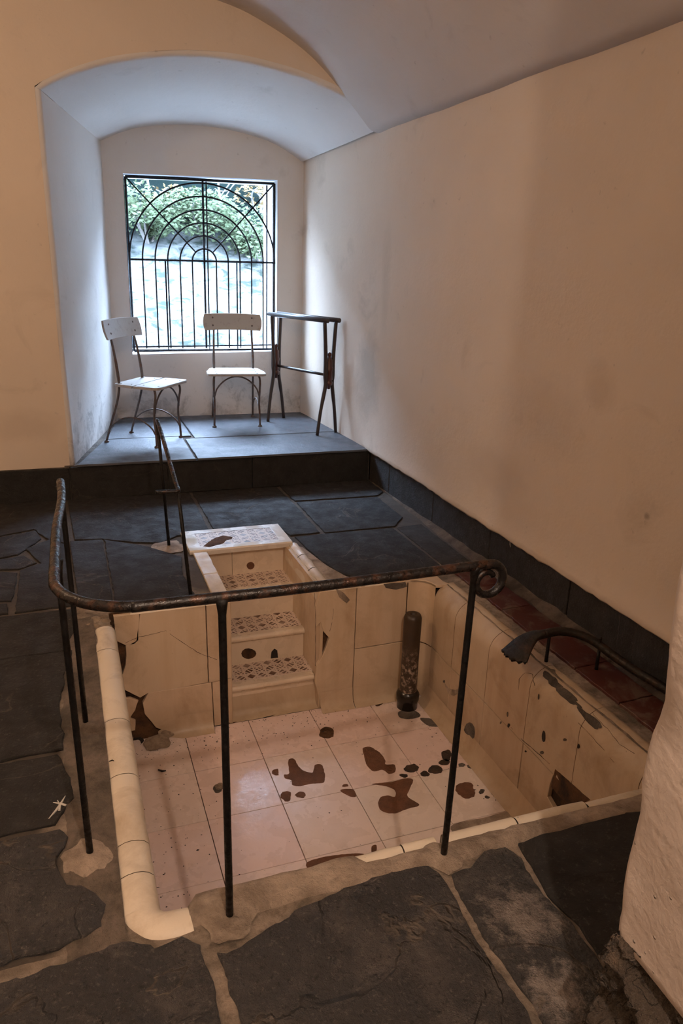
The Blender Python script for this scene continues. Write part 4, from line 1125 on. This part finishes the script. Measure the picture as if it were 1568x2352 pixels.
# fan: flattened, fluted, flaring from the pipe end down to the lip
e0 = Vector(pts[-1]); e1 = Vector(pts[-2]); d0 = (e0 - e1).normalized()
c1, c2, c3 = pz(1225, 1462, .118), pz(1203, 1478, .09), pz(1180, 1507, .045)
cl = crom([e1, e0, c1, c2, c3], 5)[5:]
lipdir = (pz(1207, 1528, .045) - pz(1157, 1490, .045)); lw_ = lipdir.length / 2; lipdir.normalize()
V, F = [], []; n = len(cl); sg = 24
for i, p in enumerate(cl):
    t = i / (n - 1); tn = (cl[min(i + 1, n - 1)] - cl[max(i - 1, 0)]).normalized()
    sd = (lipdir - tn * lipdir.dot(tn)).normalized(); up_ = tn.cross(sd).normalized()
    a_ = .019 + (lw_ * 1.05 - .019) * t ** 1.2; b2 = .019 * (1 - t) + .008 * t
    for k in range(sg):
        an = 2 * PI * k / sg; fl_ = 1 + .10 * t * math.cos(an * 12)
        V.append(p + sd * a_ * math.cos(an) * (1 + .03 * t * math.cos(an * 12)) + up_ * b2 * fl_ * math.sin(an) + tn * (.02 * t * t * (1 - math.cos(an) ** 2) + .005 * t * math.cos(an * 12)))
for i in range(n - 1):
    for k in range(sg):
        a, b_ = i * sg + k, i * sg + (k + 1) % sg; F.append([a, b_, b_ + sg, a + sg])
F.append([(n - 1) * sg + k for k in range(sg)])
rel(spt, mesh('fan_mouth', V, F, M_SPOUT, spt, True))
for q_ in ((1262, 1455, .136, .004), (1377, 1484, .118, .004)):
    t_ = pz(q_[0], q_[1], q_[2]); rel(spt, MB().tube([(t_.x, t_.y, q_[3]), (t_.x, t_.y, q_[2])], [.008, .0065], 10).build('bracket', M_POST, spt, True))
t_ = pz(1377, 1478, .13); rel(spt, MB().lathe([(0, .03), (.006, .028), (.007, .02), (.004, .012), (.004, 0)], t_, 12).build('screw_knob', M_SPOUT, spt, True))

# ------------------------------------------------------------------ STANDPIPE in the bath corner
sp_ = empty('standpipe', (1.612, 3.215, PD)); tag(sp_, 'corroded dark overflow pipe standing upright in the far right corner of the bath', 'pipe')
rel(sp_, MB().lathe([(.047, .06), (.046, .30), (.047, .50), (.047, .535), (.040, .553), (.028, .556), (.014, .554), (.013, .50), (0, .50)], (1.612, 3.215, PD), 28).build('tube', M_PIPE, sp_, True))
rel(sp_, MB().lathe([(.056, 0), (.056, .035), (.062, .05), (.062, .085), (.052, .10), (.046, .105)], (1.612, 3.215, PD), 28).build('collar', simple('wet_black_iron', (.006, .005, .004), (.02, .014, .01), .22, 30), sp_, True))

# ------------------------------------------------------------------ DEBRIS on the bath floor
def rock(name, c, s, seed, label, parent=None, sub=3, mat=M_RUBBLE):
    bm = bmesh.new(); bmesh.ops.create_icosphere(bm, subdivisions=sub, radius=1)
    for v in bm.verts:
        k = 1 + .45 * noise.noise(v.co * 1.3 + Vector((seed, 0, 0))) + .12 * noise.noise(v.co * 4 + Vector((0, seed, 0)))
        v.co = Vector((v.co.x * k * s[0], v.co.y * k * s[1], max(-s[2] * .55, v.co.z * k * s[2])))
    me = bpy.data.meshes.new(name); bm.to_mesh(me); bm.free()
    o = link(name, me, mat, parent); o.location = (c[0], c[1], c[2] + s[2] * .55)
    tag(o, label, 'rubble', 'plaster fragments on the bath floor'); return o
rock('plaster_fragment', pz(360, 1712, PD), (.062, .045, .026), 1.3, 'largest broken plaster lump on the bath floor below the broken far left corner')
rock('plaster_fragment', pz(380, 1692, PD), (.026, .022, .020), 4.1, 'small pale plaster lump behind the largest broken lump on the bath floor')
rock('plaster_fragment', pz(392, 1690, PD), (.018, .014, .012), 9.2, 'tiny flat plaster chip right of the small pale lump')
rock('plaster_fragment', pz(301, 1697, PD), (.012, .018, .008), 5.5, 'narrow white plaster chip beside the left wall of the bath', None, 2)
rock('plaster_fragment', pz(503, 1808, PD), (.018, .020, .010), 7.7, 'rounded brown and cream fragment lying alone beside the centre post on the bath floor')
tw = MB().tube([pz(363, 1768, PD + .004), pz(372, 1771, PD + .005), pz(381, 1770, PD + .004)], [.003, .005, .003], 6)
tag(tw.build('twig', M_DIRT), 'short dark twig lying on the left part of the bath floor', 'twig')
dd = MB().tube([pz(250, 1749, .018), pz(258, 1746, .019), pz(262, 1748, .018)], [.0015, .0022, .001], 6)
tag(dd.build('dried_stalk', M_DIRT), 'tiny dark dried stalk stuck on the left rolled coping', 'twig')

# ------------------------------------------------------------------ CHAIRS
def make_chair():
    c = empty('bistro_chair')
    fw, bw, dp = .190, .174, .212          # half widths at front/back feet, half depth ; +y is forward
    for s in (-1, 1):
        m = MB(); P = crom([(s * bw * 1.02, -dp, .01), (s * bw * .99, -dp + .04, .13), (s * bw * .96, -dp + .10, .30), (s * bw * .95, -dp + .125, .42), (s * bw * .95, -dp + .12, .52), (s * bw * .93, -dp + .10, .66), (s * bw * .90, -dp + .07, .80), (s * bw * .90, -dp + .055, .875)], 5)
        n = len(P); m.tube(P, [.0085 + .003 * math.exp(-((i / n - .55) / .12) ** 2) for i in range(n)], 8)
        m.lathe([(0, .014), (.015, .012), (.018, .004), (.018, 0), (0, 0)], (s * bw * 1.02, -dp, 0), 12); m.build('leg', M_CHAIRFR, c, True)
        m = MB(); P = crom([(s * fw, dp, .01), (s * fw * .985, dp - .004, .10), (s * fw * .97, dp - .014, .20), (s * fw * .99, dp - .006, .30), (s * fw * 1.0, dp + .006, .37), (s * fw * .97, dp - .002, .415), (s * fw * .88, dp - .03, .428)], 5)
        m.tube(P, .0085, 8); m.lathe([(0, .014), (.015, .012), (.018, .004), (.018, 0), (0, 0)], (s * fw, dp, 0), 12); m.build('leg', M_CHAIRFR, c, True)
        a = Vector((s * bw * 1.0, -dp + .02, .075)); b_ = Vector((s * fw * .985, dp - .004, .085))
        P = []
        for k in range(17):
            t = k / 16; q = a.lerp(b_, t); q.z += .125 * math.sin(PI * t) ** .62; P.append(q)
        MB().tube(P, .0058, 8).build('side_arch', M_CHAIRFR, c, True)
        MB().box((s * bw * .95, .03, .424), (.016, 2 * dp - .14, .008)).build('seat_bearer', M_CHAIRFR, c)
    P = []
    for k in range(21):
        t = k / 20; P.append(Vector((fw * .975 * (2 * t - 1), dp - .006, .25 + .168 * math.sin(PI * t) ** .55)))
    MB().tube(P, .0062, 8).build('front_arch', M_CHAIRFR, c, True)
    # two seat boards
    def board(y0, y1, w0, w1, rb, rf):
        poly = [Vector((-w0, y0)), Vector((w0, y0)), Vector((w1, y1)), Vector((-w1, y1))]
        out = []
        for i in range(4):
            p, a, b_ = poly[i], poly[i - 1], poly[(i + 1) % 4]; r = rb if i < 2 else rf
            pa, pb = p + (a - p).normalized() * r, p + (b_ - p).normalized() * r
            for k in range(5):
                t = k / 4; out.append((1 - t) ** 2 * pa + 2 * t * (1 - t) * p + t * t * pb)
        return out
    sd = []
    for (y0, y1, w0, w1, rb, rf) in ((-.115, .055, .200, .232, .04, .006), (.069, .268, .238, .240, .006, .05)):
        o = slabpoly('seat_board', board(y0, y1, w0, w1, rb, rf), on_floor(.446), .019, M_PW, c, .003); sd.append(o)
        for sx in (-1, 1):
            for yy in (y0 + .045, y1 - .035):
                b2 = MB().lathe([(0, .003), (.006, .002), (.008, 0)], (sx * .165, yy, .446), 10).build('screw', M_CHAIRFR, o)
    # curved backrest board with convex ends
    V, F = [], []; nu, nv = 20, 8
    for side in (0, 1):
        for i in range(nu + 1):
            for j in range(nv + 1):
                u = 2 * i / nu - 1; v = j / nv; z = .764 + .132 * v
                hw = .232 + .014 * (1 - (2 * v - 1) ** 2)
                x = u * hw; y = -dp + .106 - .020 * (1 - u * u) - .034 * v + side * -.016
                z += -.006 * u * u
                V.append((x, y, z))
    W_ = (nu + 1) * (nv + 1)
    for i in range(nu):
        for j in range(nv):
            a = i * (nv + 1) + j; F.append([a, a + nv + 1, a + nv + 2, a + 1]); F.append([W_ + a, W_ + a + 1, W_ + a + nv + 2, W_ + a + nv + 1])
    for i in range(nu):
        for j in (0, nv):
            a, b_ = i * (nv + 1) + j, (i + 1) * (nv + 1) + j; F.append([a, a + W_, b_ + W_, b_])
    for j in range(nv):
        for i in (0, nu):
            a, b_ = i * (nv + 1) + j, i * (nv + 1) + j + 1; F.append([a, b_, b_ + W_, a + W_])
    bk = mesh('backrest', V, F, M_PW, c)
    for sx in (-1, 1):
        for zz in (.797, .860):
            q = Vector((sx * .165, -dp + .106 - .0095 - .034 * (zz - .752) / .13, zz))
            MB().lathe([(.009, -.004), (.009, 0), (.006, .004), (0, .005)], q, 10, Vector((0, 1, 0))).build('bolt', M_CHAIRFR, bk)
    return c
def copy_tree(o, parent=None):
    c = o.copy(); COL.objects.link(c)
    if parent is not None: c.parent = parent
    for ch in [k for k in bpy.data.objects if k.parent == o]: copy_tree(ch, c)
    return c
ch1 = make_chair(); ch2 = copy_tree(ch1)
def face(o, x, y, fx, fy): o.location = (x, y, ZA + .001); o.rotation_euler = (0, 0, math.atan2(fy, fx) - PI / 2)
face(ch1, .532, 5.812, .815, -.58); face(ch2, 1.352, 6.352, -.12, -.99)
tag(ch1, 'white painted bistro chair turned sideways at the left of the window alcove', 'chair', 'old bistro chairs in the window alcove')
tag(ch2, 'white painted bistro chair facing the room directly below the window', 'chair', 'old bistro chairs in the window alcove')

# ------------------------------------------------------------------ TOWEL STAND
tsd = empty('towel_stand', (1.852, 6.05, ZA)); tag(tsd, 'dark wooden towel stand with crossed legs and two top rods beside the right wall', 'stand')
E1, E2 = Vector((1.720, 6.37, 0)), Vector((1.983, 5.729, 0)); ax = (E2 - E1).normalized()
w1_, w2_ = Vector((.815, .58, 0)).normalized(), Vector((.94, .34, 0)).normalized()
ends = ((E1, Vector((1.632, 6.308, 0)), Vector((1.808, 6.431, 0))), (E2, Vector((1.882, 5.691, 0)), Vector((2.066, 5.765, 0))))
TZ = 1.150
tops = []
for (E, fa, fb) in ends:
    sd = (fb - fa).normalized()
    for s, ft in ((-1, fa), (1, fb)):
        P = [ft + Vector((0, 0, ZA + .003)), ft.lerp(E + sd * s * .040, .45) + Vector((0, 0, ZA + .20)), E + sd * s * .036 + Vector((0, 0, ZA + .39)), E + sd * s * .036 + Vector((0, 0, ZA + .47)), E + sd * s * .036 + Vector((0, 0, ZA + .56)), E + sd * s * .046 + Vector((0, 0, ZA + .73)), E + sd * s * .058 + Vector((0, 0, TZ - .01))]
        C = crom(P, 5); n = len(C)
        rr = [.0135 + .0045 * math.exp(-((i / n - .55) / .14) ** 2) + .002 * (i / n > .2) for i in range(n)]
        rel(tsd, MB().tube(C, rr, 10).build('leg', M_DW, tsd, True))
    rel(tsd, MB().lathe([(0, 0), (.012, .003), (.013, .028), (.027, .034), (.030, .06), (.020, .068), (.030, .078), (.026, .14), (.032, .17), (.026, .18), (.024, .235), (.012, .25), (.012, .262), (.019, .272), (.015, .288), (0, .294)], E + Vector((0, 0, ZA + .365)), 16).build('turned_spindle', M_RW, tsd, True))
for s in (-1, 1):
    a = E1 + w1_ * s * .058 - ax * .045; b_ = E2 + w2_ * s * .058 + ax * .045
    a.z = b_.z = TZ + .004
    rel(tsd, MB().tube([a, a + ax * .006, a.lerp(b_, .5), b_ - ax * .006, b_], [.013, .019, .018, .019, .013], 12).build('top_rod', M_DW, tsd, True))
a, b_ = E1 + Vector((0, 0, ZA + .475)), E2 + Vector((0, 0, ZA + .475))
rel(tsd, MB().tube([a, a.lerp(b_, .3), a.lerp(b_, .5), a.lerp(b_, .7), b_], [.010, .012, .013, .012, .010], 12).build('stretcher', M_DW, tsd, True))

# ------------------------------------------------------------------ WINDOW GRILLE, FRAME AND PANES
YG = YB + .055
gx0, gx1, gz0, gz1 = .572, 1.795, .812, 2.19
gcx, gcz = 1.187, 1.556
gr = empty('window_grille', (gcx, YG, gz0)); tag(gr, 'black wrought iron window grille with concentric half circles over upright bars', 'grille')
def G(m, name): return rel(gr, m.build(name, M_GRILLE, gr))
def bar(a, b_, r=.0062): return MB().tube([a, (Vector(a) + Vector(b_)) / 2, b_], r, 6)
for a, b_ in (((gx0, YG, gz0), (gx1, YG, gz0 + .012)), ((gx0, YG, gz1 - .01), (gx1, YG, gz1 + .012)), ((gx0, YG, gz0), (gx0, YG, gz1 - .01)), ((gx1, YG, gz0 + .012), (gx1, YG, gz1 + .012))):
    G(bar(a, b_, .010), 'frame_bar')
G(bar((gx0, YG, gz0 + .036), (gx1, YG, gz0 + .048), .007), 'frame_bar')
G(bar((gx0, YG, gcz), (gx1, YG, gcz + .008), .009), 'cross_bar')
R0 = .102
for k in range(1, 7):
    r = R0 * k; n = 12 + 5 * k
    G(MB().tube([(gcx + r * math.cos(PI * i / n), YG - .004, gcz + r * 1.0 * math.sin(PI * i / n)) for i in range(n + 1)], .007, 6, False), 'arc_bar')
    if k < 6:
        for s in (-1, 1): G(bar((gcx + s * r, YG, gcz), (gcx + s * r, YG, gz0 + .02)), 'upright_bar')
G(bar((gcx, YG, gz0 + .02), (gcx, YG, gz1), .009), 'upright_bar')
G(bar((gcx - R0 * .7, YG, gcz + R0 * .72), (gx0 + .01, YG, gz1 - .02)), 'diagonal_bar')
G(bar((gcx + R0 * .7, YG, gcz + R0 * .72), (gx1 - .01, YG, gz1)), 'diagonal_bar')
# casement frame just outside the grille, its stiles showing as second lines
YC = YB + .105
win = MB()
def fr(x, z, dx, dz, mb): mb.box((x, YC, z), (dx, .02, dz))
wf = empty('window_1', (gcx, YC, WZ0)); wf['kind'] = 'structure'
wf['label'] = 'thin dark steel casement behind the iron grille'
for (x, z, dx, dz) in (((gx0 + gx1) / 2, gz0 + .004, gx1 - gx0 + .03, .012), ((gx0 + gx1) / 2, gz1 + .012, gx1 - gx0 + .03, .014), (gx0 - .012, 1.5, .010, 1.40), (gx1 + .008, 1.5, .012, 1.40),
                       (gcx + .038, 1.5, .010, 1.37), (gcx - .320, 1.185, .012, .74), (gcx + .289, 1.185, .010, .74), (gx1 - .052, 1.5, .010, 1.38)):
    m = MB(); m.box((x, YC, z), (dx, .014, dz)); rel(wf, m.build('frame_bar', M_GRILLE, wf))
for (x0, x1) in ((gx0 - .01, gcx + .036), (gcx + .040, gx1 + .01)):
    m = MB().add([(x0, YC, gz0), (x1, YC, gz0), (x1, YC, gz1 + .01), (x0, YC, gz1 + .01)], [[0, 1, 2, 3]]); rel(wf, m.build('pane', M_GLASS, wf))
lt = MB().box((gx1 + .004, YC - .022, 2.04), (.018, .03, .012)); rel(wf, lt.build('latch', M_FRAME, wf))

#@@OUTSIDE
# ------------------------------------------------------------------ OUTSIDE
M_BANK = None
def bankm():
    m, nt, b = newmat('leaf_litter_bank'); v = coords(nt)
    mp = N(nt, 'ShaderNodeMapping'); mp.inputs['Scale'].default_value = (2.2, 1.2, 5.5); mp.inputs['Rotation'].default_value = (0, .3, 0); nt.links.new(v, mp.inputs[0])
    c = mix(nt, ramp(nt, nz(nt, mp.outputs[0], 2.2, 7, .65, .5), [(.38, g1(0)), (.6, g1(1))]), (.022, .028, .024), (.11, .115, .115))
    z = sepz(nt, v)
    up_ = ramp(nt, mth(nt, 'ADD', mth(nt, 'MULTIPLY', z, .25), mth(nt, 'MULTIPLY', nz(nt, v, .9, 5), .5)), [(.60, g1(0)), (.78, g1(1))])
    c = mix(nt, up_, c, (.004, .0065, .006))
    setc(nt, b, c, .9); b.inputs['Specular IOR Level'].default_value = 0; return m
M_BANK = bankm()
def hz(x, y):
    t = max(0, y - 8.0); return -.6 + .9 * t ** .98 + .25 * noise.noise(Vector((x * .5, y * .5, 0))) + .05 * noise.noise(Vector((x * 3, y * 3, 0)))
o = sheet('hillside', lambda u, v: (-9 + 26 * u, 7.16 + 13 * v, hz(-9 + 26 * u, 7.16 + 13 * v)), 80, 60, M_BANK, amp=0)
tag(o, kind='structure')
M_LEAF = [simple('pale_green_leaves', (.022, .034, .020), (.052, .062, .034), .6, 2), simple('yellow_leaves', (.075, .06, .028), (.08, .05, .025), .6, 2), simple('dark_green_leaves', (.004, .010, .007), (.010, .021, .014), .6, 2)]
for _m in M_LEAF: _m.node_tree.nodes['Principled BSDF'].inputs['Specular IOR Level'].default_value = 0
M_BARK = simple('pale_bark', (.05, .045, .043), (.08, .075, .07), .8)
def shrub(x, y, r, h, nl, mi, seed, label, ls=.05):
    rg = random.Random(seed); z0 = hz(x, y)
    s = empty('shrub', (x, y, z0)); tag(s, label, 'shrub', 'shrubs on the bank outside the window')
    m = MB()
    for k in range(nl):
        a = rg.uniform(0, 2 * PI); e_ = rg.uniform(-1, 1); q = rg.random() ** .45
        p = Vector((x + r * q * math.cos(a) * math.sqrt(1 - e_ * e_), y + r * q * math.sin(a) * math.sqrt(1 - e_ * e_), z0 + h * .55 + h * .5 * q * e_))
        p += Vector((noise.noise(p * 1.7), 0, noise.noise(p * 1.9 + Vector((5, 5, 5))))) * r * .5
        d1 = Vector((rg.uniform(-1, 1), rg.uniform(-1, 1), rg.uniform(-.5, .5))).normalized(); d2 = d1.orthogonal().normalized()
        L = ls * rg.uniform(.6, 1.4); m.add([p, p + d1 * L * .5 + d2 * L * .28, p + d1 * L, p + d1 * L * .5 - d2 * L * .28], [[0, 1, 2, 3]])
    f = rel(s, m.build('foliage', M_LEAF[mi], s)); f['kind'] = 'stuff'
    for k in range(4):
        a = rg.uniform(0, 6); e_ = Vector((x + r * .5 * math.cos(a), y + r * .5 * math.sin(a), z0 + h * .8))
        b0 = Vector((x, y, z0 - .1)); rel(s, MB().tube(crom([b0, b0.lerp(e_, .5) + Vector((.1 * math.sin(a), 0, .1)), e_], 5), [.02 - .0014 * i for i in range(11)], 6).build('stem', M_BARK, s, True))
shrub(1.15, 10.55, .55, .55, 2600, 0, 1, 'pale green leafy shrub behind the left side of the grille arches', .06)
shrub(2.62, 10.5, .55, .55, 2600, 0, 2, 'pale green leafy shrub behind the right side of the grille arches', .06)
shrub(1.9, 10.75, .5, .5, 2400, 0, 3, 'loose light green shrub behind the middle of the grille arches', .06)
shrub(1.2, 11.75, .8, .9, 3200, 2, 4, 'dark blue green shrub at the upper left behind the grille', .06)
shrub(3.05, 11.8, .8, .9, 3200, 2, 5, 'dark green shrub at the upper right behind the grille', .06)
shrub(2.1, 12.3, .8, 1.0, 3200, 2, 6, 'dark shrub at the top centre of the window view', .06)
shrub(1.45, 11.05, .28, .35, 130, 1, 7, 'small shrub with yellow autumn leaves at the upper left behind the grille', .07)
shrub(2.75, 11.15, .36, .4, 190, 1, 8, 'small shrub with yellow and orange leaves at the upper right behind the grille', .07)
def bare_tree(x, y, h, seed, label):
    rg = random.Random(seed); z0 = hz(x, y); t = empty('bare_tree', (x, y, z0)); tag(t, label, 'tree', 'bare trees on the bank outside')
    top = Vector((x + rg.uniform(-.4, .4), y, z0 + h)); b0 = Vector((x, y, z0 - .15)); C = crom([b0, b0.lerp(top, .35) + Vector((rg.uniform(-.12, .12), 0, 0)), b0.lerp(top, .7) + Vector((rg.uniform(-.2, .2), 0, 0)), top], 6)
    n = len(C); rel(t, MB().tube(C, [.022 * (1 - .75 * i / n) for i in range(n)], 8).build('trunk', M_BARK, t, True))
    for k in range(9):
        p = C[rg.randrange(5, n - 1)]; a = rg.uniform(0, 6.28); L = rg.uniform(.3, .7)
        e_ = p + Vector((math.cos(a) * L, math.sin(a) * L * .5, rg.uniform(.1, .7) * L)); m_ = p.lerp(e_, .5) + Vector((0, 0, rg.uniform(-.15, .2)))
        Q = crom([p, m_, e_], 5); rel(t, MB().tube(Q, [.010 * (1 - .8 * i / 11) for i in range(len(Q))], 6).build('branch', M_BARK, t, True))
bare_tree(1.25, 11.0, 1.1, 1, 'thin pale branching tree seen through the upper left of the grille')
bare_tree(2.35, 11.05, 1.1, 4, 'thin pale branching tree seen through the upper right of the grille')
